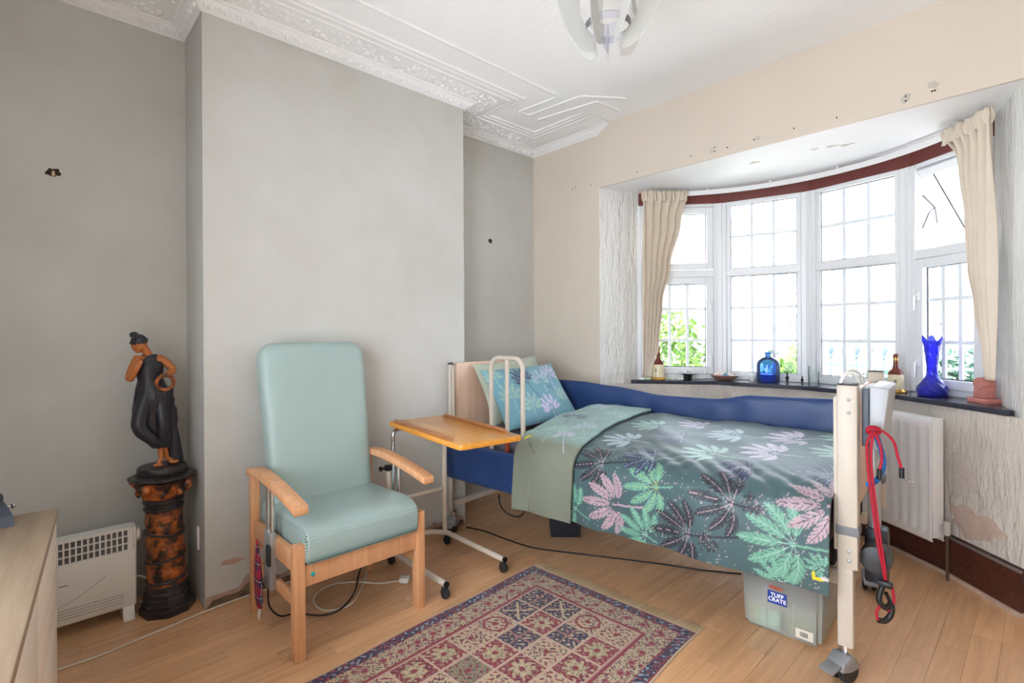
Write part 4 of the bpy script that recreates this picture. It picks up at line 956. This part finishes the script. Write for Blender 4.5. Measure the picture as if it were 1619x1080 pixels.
for lo, hi, cc, nm in (((.03, .05, .012), (.12, .16, .13), (178, 176, 60), 'yellow_packet'), ((.06, .025, .010), (.155, .05, .095), (150, 196, 178), 'mint_box'), ((.17, .06, .01), (.29, .3, .17), (150, 156, 110), 'olive_bundle'), ((.04, .2, .01), (.15, .42, .2), (196, 184, 170), 'paper_stack')):
    MB().box(lo, hi, .008).build(nm, mat(nm, cc, .7), ct)
def text_mesh(body, size, align='CENTER', space=1.0):
    cu = bpy.data.curves.new('txt', 'FONT'); cu.body = body; cu.size = size; cu.align_x = align; cu.align_y = 'CENTER'; cu.extrude = .0004; cu.space_line = space; cu.offset = size*.022
    o = bpy.data.objects.new('txt', cu); COL.objects.link(o); dg = bpy.context.evaluated_depsgraph_get(); me = bpy.data.meshes.new_from_object(o.evaluated_get(dg)); bpy.data.objects.remove(o); return me
blue_l = MB().box((.112, .0010, .142), (.190, .0030, .197), .001).build('blue_label', mat('label_blue', (28, 62, 150), .5), ct)
tm = text_mesh('TUFF\nCRATE', .0235, space=.86); tm.materials.append(mat('label_white', (245, 245, 245), .5)); to = bpy.data.objects.new('label_lettering', tm); COL.objects.link(to); to.parent = blue_l; to.location = (.151, .0004, .170); to.rotation_euler = (PI/2, 0, 0)
MB().lathe([(.03, 0), (.03, .001)], 24, fn=lambda r, z, a: (.146+1.05*r*math.cos(a), .0012-z, .2135+.28*r*math.sin(a))).build('red_oval_label', mat('label_red', (166, 84, 66), .5), ct)
bcs = MB().box((.222, .0045, .028), (.290, .0062, .068), .0008).build('barcode_sticker', mat('sticker_white', (222, 214, 200), .6), ct)
bars = MB(); x = .240
while x < .270: w_ = random.choice((.0008, .0014, .002)); bars.box((x, .0038, .038), (x+w_, .0046, .058)); x += w_+random.choice((.0009, .0015))
bars.build('barcode', blackp, bcs, smooth=False)

# ------------------------------------------------------------------ cables and cords
def cable(name, pts, r, material, label, group=None, n=6):
    return tag(MB().tube(spline(pts, n), r, 7).build(name, material), label, 'cable', group)
blk_c, wht_c = mat('black_flex', (24, 24, 26), .5), mat('cream_flex', (222, 214, 200), .5)
Zc = lambda L, z=.006: [(x, y, z) for x, y, _ in L]
cable('power_cable', Zc([(-2.762, 2.174, 0), (-2.626, 2.218, 0), (-2.422, 2.233, 0), (-2.22, 2.261, 0), (-2.074, 2.333, 0), (-1.906, 2.429, 0), (-1.744, 2.522, 0), (-1.525, 2.643, 0), (-1.34, 2.733, 0), (-1.169, 2.845, 0)], .006), .0045, blk_c, 'black power cable trailing across the floor under the bed')
cable('power_cable', Zc([(-2.735, .05, 0), (-2.735, .208, 0), (-2.76, .341, 0), (-2.785, .486, 0), (-2.812, .622, 0), (-2.825, .738, 0), (-2.828, .851, 0), (-2.825, 1.2, 0), (-2.825, 2.0, 0)], .005), .0042, wht_c, 'cream cable lying along the wall past the pedestal')
wc = empty('extension_cable', (0, 0, 0), 0, 'cream cable with a white plug looped on the floor under the armchair', 'cable')
MB().tube(spline(Zc([(-2.42, 1.445, 0), (-2.469, 1.352, 0), (-2.577, 1.261, 0), (-2.633, 1.163, 0), (-2.603, 1.072, 0), (-2.53, 1.023, 0), (-2.435, 1.021, 0), (-2.383, 1.067, 0), (-2.383, 1.149, 0), (-2.491, 1.261, 0), (-2.60, 1.34, 0), (-2.72, 1.40, 0)], .006), 6), .0045, 7).build('flex', wht_c, wc)
pg = MB().prism(rrect(.05, .05, .01), 0, .026, M=Matrix.Translation((-2.40, 1.465, .002)) @ Matrix.Rotation(R(40), 4, 'Z'), bev=.004); pg = pg.build('plug', mat('white_plug', (232, 230, 224), .4), wc)
for k in (-1, 0, 1): MB().box((-2.40+.012*k-.003, 1.465+.014*(1-abs(k))-.002, .028), (-2.40+.012*k+.003, 1.465+.014*(1-abs(k))+.002, .044), .001).build('plug_pin', chrome, pg)
cable('chair_lead', [(-2.43, .775, .20), (-2.46, .79, .10)]+Zc([(-2.50, .85, 0), (-2.47, .91, 0), (-2.366, .998, 0), (-2.361, 1.089, 0), (-2.458, 1.203, 0), (-2.592, 1.29, 0), (-2.71, 1.371, 0)], .014), .004, blk_c, 'black lead dropping from the armchair lift and curling beneath the seat')
coil = []
cp = spline([(.397, -.005, .335), (.424, -.01, .264), (.497, -.01, .234), (.578, -.01, .245), (.618, -.005, .296), (.633, .0, .335)], 40)
for k, p in enumerate(cp[:-1]):
    a = k*1.15; coil.append(p+Vector((0, math.cos(a), math.sin(a)))*.0055)
bedthing(tag(MB().tube(coil, .0025, 5).build('coiled_lead', blk_c), 'coiled black handset lead looping below the bed', 'cable'))
redm, bluem = mat('red_bungee', (172, 24, 50), .55), mat('blue_hose', (34, 112, 196), .4)
rc = empty('bungee_cords', (0, 0, 0), 0, 'tied red bungee cords with black hook hanging from the bed foot', 'cord')
red = [[(-0.471, 2.305, 0.97), (-0.485, 2.291, 0.922), (-0.482, 2.294, 0.826), (-0.472, 2.304, 0.706), (-0.459, 2.317, 0.562), (-0.446, 2.331, 0.466), (-0.44, 2.337, 0.413)],
       [(-0.468, 2.309, 0.97), (-0.475, 2.301, 0.874), (-0.464, 2.313, 0.706), (-0.451, 2.326, 0.562), (-0.441, 2.336, 0.466), (-0.438, 2.339, 0.413)],
       [(-0.465, 2.312, 0.975), (-0.441, 2.336, 0.97), (-0.417, 2.362, 0.934), (-0.405, 2.374, 0.874), (-0.396, 2.385, 0.83)],
       [(-0.465, 2.312, 0.97), (-0.452, 2.326, 0.922), (-0.447, 2.331, 0.874), (-0.453, 2.324, 0.826)],
       [(-0.423, 2.355, 0.40), (-0.417, 2.361, 0.346), (-0.424, 2.354, 0.31), (-0.435, 2.342, 0.302)], [(-.45, 2.326, .33), (-.462, 2.314, .30), (-.46, 2.316, .275), (-.45, 2.326, .268)]]
TW = Vector((.02, -.03, 0))
for L in red: MB().tube([Vector(p)+TW for p in spline(L, 6)], .0048, 8).build('cord', redm, rc)
kn = MB(); kc = Vector((-.468, 2.309, .975))+TW
for k in range(3): kn.tube([kc+Vector((.018*math.cos(a)*(1 if k != 1 else .6), .018*math.cos(a+.8), .012*math.sin(a)+.004*(k-1))) for a in [2*PI*q/14 for q in range(14)]], .005, 7, closed=True)
kn.build('knot', redm, rc)
hk = MB(); hk.box(Vector((-.46, 2.315, .395))+TW, Vector((-.415, 2.345, .418))+TW, .006); hk.tube([Vector(p)+TW for p in spline([(-.447, 2.33, .395), (-.456, 2.32, .345), (-.440, 2.336, .315), (-.424, 2.354, .325), (-.425, 2.352, .29), (-.44, 2.337, .266), (-.458, 2.318, .268)], 6)], .010, 10); hk.tube([Vector(p)+TW for p in ((-.438, 2.34, .37), (-.428, 2.35, .34), (-.432, 2.346, .31))], .007, 8); hk.build('hook', blackp, rc)
for e_ in ((-0.396, 2.385, .82), (-.453, 2.324, .815)): MB().tube([Vector(e_)+TW+Vector((0, 0, .016)), Vector(e_)+TW+Vector((0, 0, -.022))], .0085, 10).build('end_sleeve', blackp, rc)
MB().tube([Vector((-.396, 2.385, .80))+TW, Vector((-.38, 2.40, .785))+TW, Vector((-.365, 2.42, .782))+TW], .002, 5).build('wire_end', chrome, rc)
tag(MB().tube([Vector(p)+TW*.3 for p in spline([(-.458, 2.319, .97), (-.443, 2.334, .91), (-.434, 2.345, .85), (-.442, 2.336, .802), (-.462, 2.315, .771), (-.478, 2.30, .766)], 6)], .009, 10).build('blue_hose', bluem), 'bright blue hose looped behind the red cords', 'hose')

# ------------------------------------------------------------------ things on the window sill
gold, brown_g, cream_g = mat('gold_band', (206, 160, 84), .25, metal=.7), mat('brown_glaze', (112, 50, 40), .2), mat('cream_glaze', (226, 212, 176), .25)
def bell(x, y, h, label, s=1.0):
    r_ = empty('bell_decanter', (x, y, ZS), 0, label, 'decanter', 'bell shaped decanters on the sill')
    k = h/.25
    MB().lathe([(.060*s, 0), (.062*s, .006), (.056*s, .016*k), (.050*s, .022*k)], 28).build('gold_base', gold, r_)
    MB().lathe([(.050*s, .022*k), (.047*s, .06*k), (.045*s, .10*k), (.043*s, .115*k)], 28).build('body', cream_g, r_)
    MB().lathe([(.0435*s, .115*k), (.04*s, .13*k), (.028*s, .145*k), (.018*s, .153*k), (.015*s, .17*k), (.014*s, .205*k)], 24).build('neck', brown_g, r_)
    MB().lathe([(.0145*s, .205*k), (.0145*s, .222*k), (.012*s, .224*k)], 20).build('gold_collar', gold, r_)
    MB().lathe([(.015*s, .224*k), (.016*s, .238*k), (.012*s, .247*k), (.004, .25*k)], 20).build('stopper', brown_g, r_)
    MB().box((-.004, -.0485*s, .06*k), (.012, -.045*s, .085*k), .002).build('emblem', mat('grey_emblem', (150, 146, 140), .5), r_)
bell(-2.185, 3.715, .27, 'brown and cream bell decanter with gold foot beside the curtain', 1.0)
bell(-.665, 3.985, .245, 'cream and brown bell decanter between the bed post and blue vase', .95)
cob = clear('cobalt_glass', (.50, .70, 1.0), dense=.06, ior=1.45); cobd = clear('deep_cobalt_glass', (.24, .26, .92), dense=.22, ior=1.5)
bb = empty('blue_bottle', (-1.475, 4.10, ZS), 0, 'squat cobalt blue glass bottle with short neck', 'bottle')
MB().lathe([(.06, 0), (.077, .006), (.080, .02), (.080, .13), (.074, .158), (.05, .182), (.022, .194), (.016, .20), (.016, .214), (.026, .222), (.024, .228), (.014, .226)], 32, caps=False).build('glass_body', cob, bb, solid=.003)
MB().lathe([(.058, .004), (.074, .010), (.076, .02), (.076, .062), (.0, .062)], 28, caps=False).build('thick_base', cobd, bb)
vz = empty('blue_vase', (-.47, 3.865, ZS), 0, 'tall twisted cobalt blue glass vase with flared ragged rim', 'vase')
def vfn(r, z, a):
    tw = z*14; rib = 1+.05*math.cos(8*(a+tw)); f = max(0, (z-.27)/.06); pt = max(0, math.cos(3*a+1)); rr = r*rib*(1+.35*f*pt); return (rr*math.cos(a), rr*math.sin(a), z+.04*f*pt)
def foot(r, z, a):
    lob = max(0, math.cos(6*a)); return (r*(1+.12*lob)*math.cos(a), r*(1+.12*lob)*math.sin(a), max(0, z-.004*(1-lob)))
vp = [(.052, .0), (.066, .012), (.072, .035), (.066, .062), (.048, .088), (.034, .108), (.027, .13), (.025, .16), (.027, .20), (.031, .24), (.034, .27), (.038, .30), (.042, .325)]
vp = [(p.x, p.y) for p in spline([(r_, z_, 0) for r_, z_ in vp], 4)]
MB().lathe(vp, 48, fn=vfn, caps=False).build('twisted_body', cobd, vz, solid=.003)
MB().lathe([(.02, 0), (.062, .001), (.066, .010), (.05, .02)], 36, fn=foot).build('lobed_foot', cobd, vz)
tag(MB().lathe([(.001, .001), (.033, .001), (.034, .004), (.035, .135), (.0335, .135), (.0325, .010), (.001, .009)], 28, cx=-1.155, cy=4.07, caps=False).build('glass_tumbler', clear('clear_glassware', (.93, .95, .95), rough=.03, dense=.06)), 'clear straight glass tumbler standing on the sill', 'glass')
bpy.data.objects['glass_tumbler'].location.z = ZS
at = empty('ashtray', (-2.005, 3.855, ZS), 0, 'silver dish on a black round base on the sill', 'dish')
MB().lathe([(.032, 0), (.034, .004), (.034, .036), (.03, .04)], 24).build('black_base', blackp, at)
MB().lathe([(.01, .040), (.05, .042), (.072, .052), (.074, .055), (.05, .047), (.01, .045)], 28).build('silver_dish', mat('silver', (196, 196, 198), .2, metal=.9), at); 
MB().tube([(-.03, -.01, .05), (0, -.02, .07), (.035, .0, .06)], .004, 6).build('clip', chrome, at)
sbow = empty('shell_bowl', (-1.765, 3.99, ZS), 0, 'shallow brown bowl heaped with seashells', 'bowl')
MB().lathe([(.04, 0), (.05, .004), (.095, .03), (.105, .045), (.100, .046), (.05, .014), (.001, .012)], 28, caps=False).build('dish', mat('brown_pottery', (146, 112, 98), .4, var=.2, vscale=20), sbow, solid=.003)
for k, (x, y, s_, c_) in enumerate(((-.05, -.01, .032, (226, 200, 190)), (-.02, .02, .034, (232, 222, 214)), (.015, -.015, .028, (100, 150, 180)), (.035, .01, .032, (232, 228, 222)), (.06, -.005, .024, (222, 214, 206)), (0, .0, .03, (236, 226, 220)))):
    m = MB(); m.lathe([(.001, 0), (s_*.8, .006), (s_, s_*.35), (s_*.6, s_*.8), (.002, s_*1.25)], 14, fn=lambda r, z, a, x=x, y=y: (x+r*math.cos(a)*(1+.1*math.cos(7*a)), y+r*.8*math.sin(a)*(1+.1*math.cos(7*a)), .030+z)); m.build('seashell', mat('shell_%d' % k, c_, .35), sbow)
m = MB(); m.lathe([(.016, 0), (.024, .012), (.026, .03), (.02, .046), (.01, .056), (.002, .06)], 18, fn=lambda r, z, a: (r*math.cos(a)*(1+.08*math.cos(9*a+z*60)), r*.9*math.sin(a), z)); o = m.build('white_seashell', mat('white_shell', (226, 226, 228), .4)); o.location = (-1.585, 4.075, ZS); tag(o, 'small white seashell between the bowl and blue bottle', 'seashell')
for x, y, h, lb in ((-1.325, 4.055, .085, 'taller small dark metal figurine next to the blue bottle'), (-1.235, 4.09, .062, 'tiny dark figurine next to the glass tumbler')):
    m = MB(); k = h/.085; m.lathe([(.014, 0), (.014, .004), (.006, .008), (.007, .02), (.010, .034), (.009, .046), (.0105, .056), (.004, .064), (.0065, .070), (.006, .078), (.001, .085)], 14, fn=lambda r, z, a: (r*k*math.cos(a), r*k*.8*math.sin(a), z*k)); m.tube([(.008*k, 0, .056*k), (.013*k, -.003, .042*k), (.007*k, -.008, .036*k)], .0022, 5); m.tube([(-.008*k, 0, .056*k), (-.013*k, -.003, .042*k), (-.007*k, -.008, .036*k)], .0022, 5); o = m.build('figurine', mat('dark_pewter', (52, 50, 52), .4, metal=.5)); o.location = (x, y, ZS); tag(o, lb, 'figurine', 'small dark figurines on the sill')
pk = empty('stone_ornament', (-.235, 3.705, ZS), R(-42), 'pink stone scroll-topped ornament at the end of the sill', 'ornament')
pkm = mat('pink_stone', (206, 132, 122), .4, var=.2, vscale=30)
MB().box((-.06, -.04, 0), (.06, .04, .028), .004).build('base', pkm, pk); MB().prism([(-.035, .0285), (.04, .0285), (.038, .09), (-.028, .09)], -.03, .03, M=frame_M((0, 0, 0), (1, 0, 0), (0, 0, 1), (0, -1, 0)), bev=.004).build('stem', pkm, pk); MB().lathe([(.01, -.034), (.03, -.034), (.033, -.03), (.033, .03), (.03, .034), (.01, .034)], 20, M=frame_M((.0, 0, .105), (1, 0, 0), (0, 0, 1), (0, -1, 0))).build('scroll', pkm, pk)

# ------------------------------------------------------------------ pendant lamp
lp = empty('pendant_lamp', (-1.17, 1.63, 0), 0, 'ceiling pendant shade of frosted acrylic leaves around a clear ring', 'lamp')
fr_m = clear('frosted_acrylic', (.84, .84, .82), dense=.5, rough=.3); cl_m = clear('clear_acrylic', (.90, .90, .94), rough=.05, dense=.08)
prof_l = [(.035, 2.86), (.13, 2.83), (.19, 2.76), (.208, 2.69), (.20, 2.62), (.178, 2.555), (.148, 2.495), (.115, 2.455), (.085, 2.435), (.058, 2.435), (.056, 2.49), (.085, 2.525), (.115, 2.58), (.128, 2.66), (.115, 2.74), (.08, 2.79), (.035, 2.81)]
for k in range(7):
    a = k*2*PI/7+.35; d = Vector((math.cos(a), math.sin(a), 0)); t_ = Vector((-d.y, d.x, 0))
    m = MB(); m.prism(prof_l, -.0016, .0016)
    for v in m.b.verts:      # leaves curl a little out of their plane
        r_, z_, w_ = v.co; q = d*r_+t_*(w_+.05*math.sin((z_-2.43)*5)*(r_/.2)); v.co = (q.x, q.y, z_)
    m.build('shade_leaf', fr_m, lp, angle=60)
MB().lathe([(.084, 2.515), (.088, 2.515), (.088, 2.541), (.084, 2.541), (.084, 2.515)], 40, caps=False).build('ring', cl_m, lp)
for k in range(3):
    a = k*2*PI/3; d = Vector((math.cos(a), math.sin(a), 0)); m = MB(); m.prism([(.0, 2.425), (.05, 2.50), (.082, 2.53), (.0, 2.54)], -.0012, .0012)
    for v in m.b.verts: r_, z_, w_ = v.co; q = d*r_+Vector((-d.y, d.x, 0))*w_; v.co = (q.x, q.y, z_)
    m.build('drop_fin', cl_m, lp, smooth=False)
MB().tube([(0, 0, 2.78), (0, 0, ZT-.02)], .004, 8).build('flex', wht_c, lp); MB().lathe([(.05, ZT-.025), (.052, ZT-.012), (.045, ZT-.0005)], 24).build('ceiling_rose', handle_m, lp); MB().lathe([(.02, 2.74), (.022, 2.80), (.018, 2.83)], 16).build('lamp_holder', handle_m, lp); MB().lathe([(.012, 2.745), (.03, 2.70), (.032, 2.675), (.02, 2.65), (.002, 2.643)], 18).build('bulb', mat('opal_bulb', (240, 240, 236), .3), lp)

# ------------------------------------------------------------------ marks on the walls
holem = mat('torn_hole', (66, 50, 40), .95, var=.5, vscale=60)
def blob(name, plane, a, b, ra_, rb_, th, material, parent, n=30, jit=.3, seed=0):
    """irregular thin patch on a wall; plane 'x' (left walls) or 'y' (window wall)"""
    rnd = random.Random(seed); pts = []
    for k in range(n):
        t = 2*PI*k/n; q = 1+jit*(.5*math.sin(2*t+seed)+.5*math.sin(5*t+seed*3)+.25*math.sin(9*t+seed)); pts.append((ra_*q*math.cos(t), rb_*q*math.sin(t)))
    m = MB().prism(pts, 0, th)
    if plane[0] == 'x': Mx = frame_M((plane[1], a, b), (0, 1, 0), (0, 0, 1), (1, 0, 0))
    else: Mx = frame_M((a, plane[1], b), (1, 0, 0), (0, 0, 1), (0, -1, 0))
    bmesh.ops.transform(m.b, matrix=Mx, verts=m.b.verts[:]); return m.build(name, material, parent, smooth=False)
blob('wall_hole', ('x', XR), .082, 2.11, .024, .021, .002, holem, wl, seed=1); blob('wall_hole', ('x', XR), 2.799, 2.113, .018, .02, .002, holem, wl, seed=2)
blob('wall_hole', ('x', XR+.002), .082, 2.104, .007, .012, .004, mat('pale_wire', (205, 180, 150), .6), wl, seed=5)
blob('bare_plaster', ('x', XB), .735, .198, .052, .015, .0012, bare, wcb, seed=3, jit=.25)
m = MB(); rnd = random.Random(4); tp_l = [(YB0+.003+i*.03, .055+.05*max(0, noise.noise((i*.5, 2, 1)))+(.05 if 5 < i < 9 else 0)) for i in range(54)]
m.prism([(YB0+.003, 0)]+tp_l+[(tp_l[-1][0], 0)], 0, .004, M=frame_M((XB, 0, 0), (0, 1, 0), (0, 0, 1), (1, 0, 0))); m.build('crumbled_base', bare, wcb, smooth=False)
m = MB(); m.prism([(YB0+.003, 0)]+[(y, h*.62+.012*noise.noise((y*30, 0, 0))) for y, h in tp_l[1:]]+[(tp_l[-1][0], 0)], .004, .008, M=frame_M((XB, 0, 0), (0, 1, 0), (0, 0, 1), (1, 0, 0))); m.build('exposed_brick', rubble, wcb, smooth=False)
MB().box((XB-.13, YB0-.010, .26), (XB-.105, YB0-.0005, .375), .002).build('cable_clip', handle_m, wcb)
for k, (x, z) in enumerate(((-2.755, 2.552), (-2.72, 2.561), (-2.562, 2.543), (-2.127, 2.55), (-1.698, 2.56), (-1.528, 2.575), (-1.528, 2.55), (-1.443, 2.553), (-1.274, 2.556), (-1.043, 2.56), (-.82, 2.555), (-.507, 2.57), (-.507, 2.545), (-.389, 2.559), (-.40, 2.559))):
    blob('screw_hole', ('y', YW), x, z, .0045, .005, .0012, holem, ww, 9, .25, seed=20+k)
for k, (x, z, a, b) in enumerate(((-.507, 2.56, .022, .025), (-1.55, 2.56, .012, .018), (-1.25, 2.56, .016, .014), (-.395, 2.59, .022, .02))): blob('filler_patch', ('y', YW+.0004), x, z, a, b, .001, mat('filler', (196, 188, 176), .9), ww, 14, .3, seed=50+k)
# stained and peeled plaster on the bay wall, right of the radiator
la, lb_ = Vector(low[5]), Vector(low[6]); lt = (lb_-la).normalized(); ln_ = Vector((lt.y, -lt.x))
def on_low(name, s, z, ra_, rb_, material, seed, th=.003):
    rnd = random.Random(seed); pts = []
    for k in range(60): t = 2*PI*k/60; q = 1+.16*math.sin(3*t+seed)+.10*math.sin(7*t+seed*2)+.05*math.sin(13*t); pts.append((ra_*q*math.cos(t), rb_*q*math.sin(t)))
    m = MB().prism(pts, 0, th, M=frame_M((la.x+lt.x*s, la.y+lt.y*s, z), (lt.x, lt.y, 0), (0, 0, 1), (ln_.x, ln_.y, 0))); m.build(name, material, wbay, smooth=False)
on_low('bare_plaster', .13, .335, .15, .075, mat('damp_plaster', (208, 186, 172), .9, var=.15, vscale=14, bump=.3, bscale=40), 7); on_low('damp_stain', .05, .56, .09, .12, mat('damp_stain', (217, 207, 196), .9, var=.12, vscale=9, bump=1.0, bscale=40), 8, .0015)

# ------------------------------------------------------------------ the street outside
struct(MB().box((-30, 4.65, -.55), (30, 9.0, -.45)).build('ground_garden', mat('pale_paving', (226, 226, 224), .9, var=.2, vscale=1.5), smooth=False))
struct(MB().box((-60, 9.0, -.60), (60, 40, -.50)).build('ground_street', mat('pale_road', (186, 184, 182), .9, var=.1, vscale=.6), smooth=False))
leafm = mat('garden_leaves', (124, 156, 72), .6, var=.4, vscale=3, var2=(66, 100, 48)); darkleaf = mat('hedge_leaves', (84, 118, 96), .6, var=.4, vscale=3, var2=(48, 76, 66)); barkm = mat('bark', (96, 78, 62), .9)
def shrub(name, x, y, rx, ry, z0, z1, n, lm, label, group, seed):
    r = np.random.RandomState(seed); root = empty(name, (x, y, -.5), 0, label, 'shrub', group)
    d = r.normal(size=(n, 3)); d /= np.linalg.norm(d, axis=1)[:, None]; rad = r.uniform(.55, 1.05, n)**.7*(1+.25*np.sin(d[:, 0]*7+seed)*np.sin(d[:, 2]*6))
    c = d*rad[:, None]*np.array([rx, ry, (z1-z0)/2])+np.array([0, 0, (z0+z1)/2+.5])
    a = r.normal(size=(n, 3)); a /= np.linalg.norm(a, axis=1)[:, None]; b = np.cross(a, r.normal(size=(n, 3))); b /= np.linalg.norm(b, axis=1)[:, None]; L = r.uniform(.04, .085, n)[:, None]
    P = np.stack([c-a*L, c+b*L*.42, c+a*L, c-b*L*.42], 1).reshape(-1, 3); me = bpy.data.meshes.new('foliage'); me.from_pydata(P.tolist(), [], [(4*i, 4*i+1, 4*i+2, 4*i+3) for i in range(n)]); me.materials.append(lm); o = bpy.data.objects.new('foliage', me); COL.objects.link(o); o.parent = root
    m = MB()
    for k in range(4): t = k*1.7+seed; m.tube([(0, 0, 0), (.25*rx*math.cos(t), .25*ry*math.sin(t), (z0+z1)/4+.25), (.55*rx*math.cos(t), .55*ry*math.sin(t), (z0+z1)/2+.5)], [.03, .022, .012], 6)
    m.build('stems', barkm, root)
shrub('garden_shrub', -3.75, 6.3, .75, .6, -.3, 1.62, 3200, leafm, 'tall light green shrub outside the window beside the brown decanter', 'garden plants outside', 1)
shrub('garden_shrub', -2.2, 7.0, .42, .4, -.3, 1.05, 1500, darkleaf, 'blue green shrub outside behind the blue bottle', 'garden plants outside', 2)
shrub('garden_shrub', -1.92, 6.0, .30, .35, -.4, 1.12, 1500, leafm, 'yellow green shrub outside behind the glass tumbler', 'garden plants outside', 3)
shrub('garden_shrub', -.98, 6.0, .30, .35, -.4, .88, 1200, leafm, 'low pale green shrub outside behind the cream and brown decanter', 'garden plants outside', 4)
shrub('boundary_hedge', -.55, 8.3, 1.5, .35, -.4, 1.02, 4200, darkleaf, 'dark green boundary hedge behind the garden railing', 'garden plants outside', 5)
rl = empty('garden_railing', (-2.2, 7.7, -.5), 0, 'iron garden railing with pointed finials on a low wall', 'railing'); iron = mat('iron_railing', (92, 106, 116), .5)
MB().box((0, -.1, 0), (4.2, .1, .75), .01).build('low_wall', mat('garden_wall', (214, 200, 188), .9, var=.15, vscale=4), rl)
for z in (.85, 1.38): MB().box((0, -.012, z), (4.2, .012, z+.03)).build('rail', iron, rl, smooth=False)
fin = None
for k in range(29):
    m = bpy.data.objects.new('railing_bar', fin) if fin else MB().lathe([(.010, .75), (.010, 1.48), (.03, 1.50), (.02, 1.53), (.045, 1.58), (.03, 1.64), (.002, 1.74)], 8).build('railing_bar', iron, rl)
    if fin: COL.objects.link(m); m.parent = rl
    fin = m.data; m.location = (.07+k*.145, 0, 0)
def house(x, y, w, h, wallc, label, seed):
    hs = empty('terraced_house', (x, y, -.5), 0, label, 'house', 'houses across the street')
    wm_ = mat('house_wall_%d' % seed, wallc, .9, var=.1, vscale=2); wt = mat('house_white_trim', (236, 234, 230), .7); gm = mat('house_window_pane', (120, 132, 142), .15); rm = mat('roof_tiles', (196, 170, 160), .8, var=.2, vscale=3)
    MB().box((0, 0, 0), (w-.01, 5, h)).build('wall', wm_, hs, smooth=False)
    MB().prism([(0, h), (w-.01, h), (w-.01, h+.15), (0, h+.15)], -.3, 0, M=frame_M((0, 0, 0), (1, 0, 0), (0, 0, 1), (0, -1, 0)) @ Matrix.Translation((0, 0, .3))).build('eaves', wt, hs, smooth=False)
    m = MB(); m.verts([(0, -.3, h+.15), (w-.01, -.3, h+.15), (w-.01, 2.5, h+2.0), (0, 2.5, h+2.0), (0, 5.3, h+.15), (w-.01, 5.3, h+.15)], [(0, 1, 2, 3), (3, 2, 5, 4), (0, 3, 4), (1, 5, 2), (0, 4, 5, 1)]); m.build('roof', rm, hs, smooth=False)
    for (wx, wz, ww_, wh) in ((w*.16, 3.7, 1.5, 1.6), (w*.62, 3.7, 1.1, 1.6), (w*.14, .9, 1.8, 1.7)):
        f = MB(); f.box((wx-.12, -.10, wz-.12), (wx+ww_+.12, -.001, wz)); f.box((wx-.12, -.10, wz+wh), (wx+ww_+.12, -.001, wz+wh+.2)); f.box((wx-.12, -.08, wz), (wx, -.001, wz+wh)); f.box((wx+ww_, -.08, wz), (wx+ww_+.12, -.001, wz+wh)); f.box((wx+ww_/2-.04, -.07, wz), (wx+ww_/2+.04, -.001, wz+wh)); f.box((wx, -.07, wz+wh*.66), (wx+ww_, -.001, wz+wh*.66+.07)); fo = f.build('window', wt, hs, smooth=False)
        MB().box((wx, -.03, wz), (wx+ww_, -.002, wz+wh)).build('pane', gm, fo, smooth=False)
    dx = w*.72; MB().box((dx, -.05, .1), (dx+.95, -.001, 2.15)).build('door', mat('house_door_%d' % seed, ((120, 60, 56), (70, 90, 110), (90, 100, 84))[seed % 3], .5), hs, smooth=False)
    am = mat('red_brick_arch', (206, 140, 128), .9); A = MB(); pts = [(dx+.475+r_*math.cos(t), 2.2+r_*math.sin(t)) for r_, ts in ((.95, [PI*k/12 for k in range(13)]), (.68, [PI*k/12 for k in range(12, -1, -1)])) for t in ts]
    A.prism(pts, .0, .15, M=frame_M((0, -.002, 0), (1, 0, 0), (0, 0, 1), (0, -1, 0))); A.build('door_arch', am, hs, smooth=False)
    MB().box((w*.45, 2.2, h+1.6), (w*.45+.7, 2.9, h+3.2)).build('chimney', am, hs, smooth=False)
for k, (x, c_, lb) in enumerate(((-20.0, (226, 210, 200), 'pale rendered terraced house behind the tall garden shrub'), (-14.8, (232, 226, 218), 'white rendered terraced house across the street behind the blue bottle'), (-9.6, (226, 192, 182), 'pink brick terraced house with an arched doorway'), (-4.4, (226, 220, 212), 'cream terraced house across the street behind the blue vase'))):
    house(x, 25, 5.2, 4.7, c_, lb, k)

# flaked paint on the bay ceiling
for k, (x, y, a, b) in enumerate(((-1.385, 3.62, .030, .018), (-.93, 3.66, .03, .012), (-.86, 3.70, .035, .014), (-1.02, 3.64, .02, .010))):
    pts = [(a*(1+.3*math.sin(3*t+k)+.15*math.sin(7*t))*math.cos(t)+x, b*(1+.3*math.sin(3*t+k)+.15*math.sin(7*t))*math.sin(t)+y) for t in [2*PI*q/26 for q in range(26)]]
    MB().prism(pts, ZB-.0015, ZB).build('flaked_paint', mat('flaked_patch', (206, 198, 184), .9, var=.2, vscale=40), bpy.data.objects['ceiling_bay'], smooth=False)
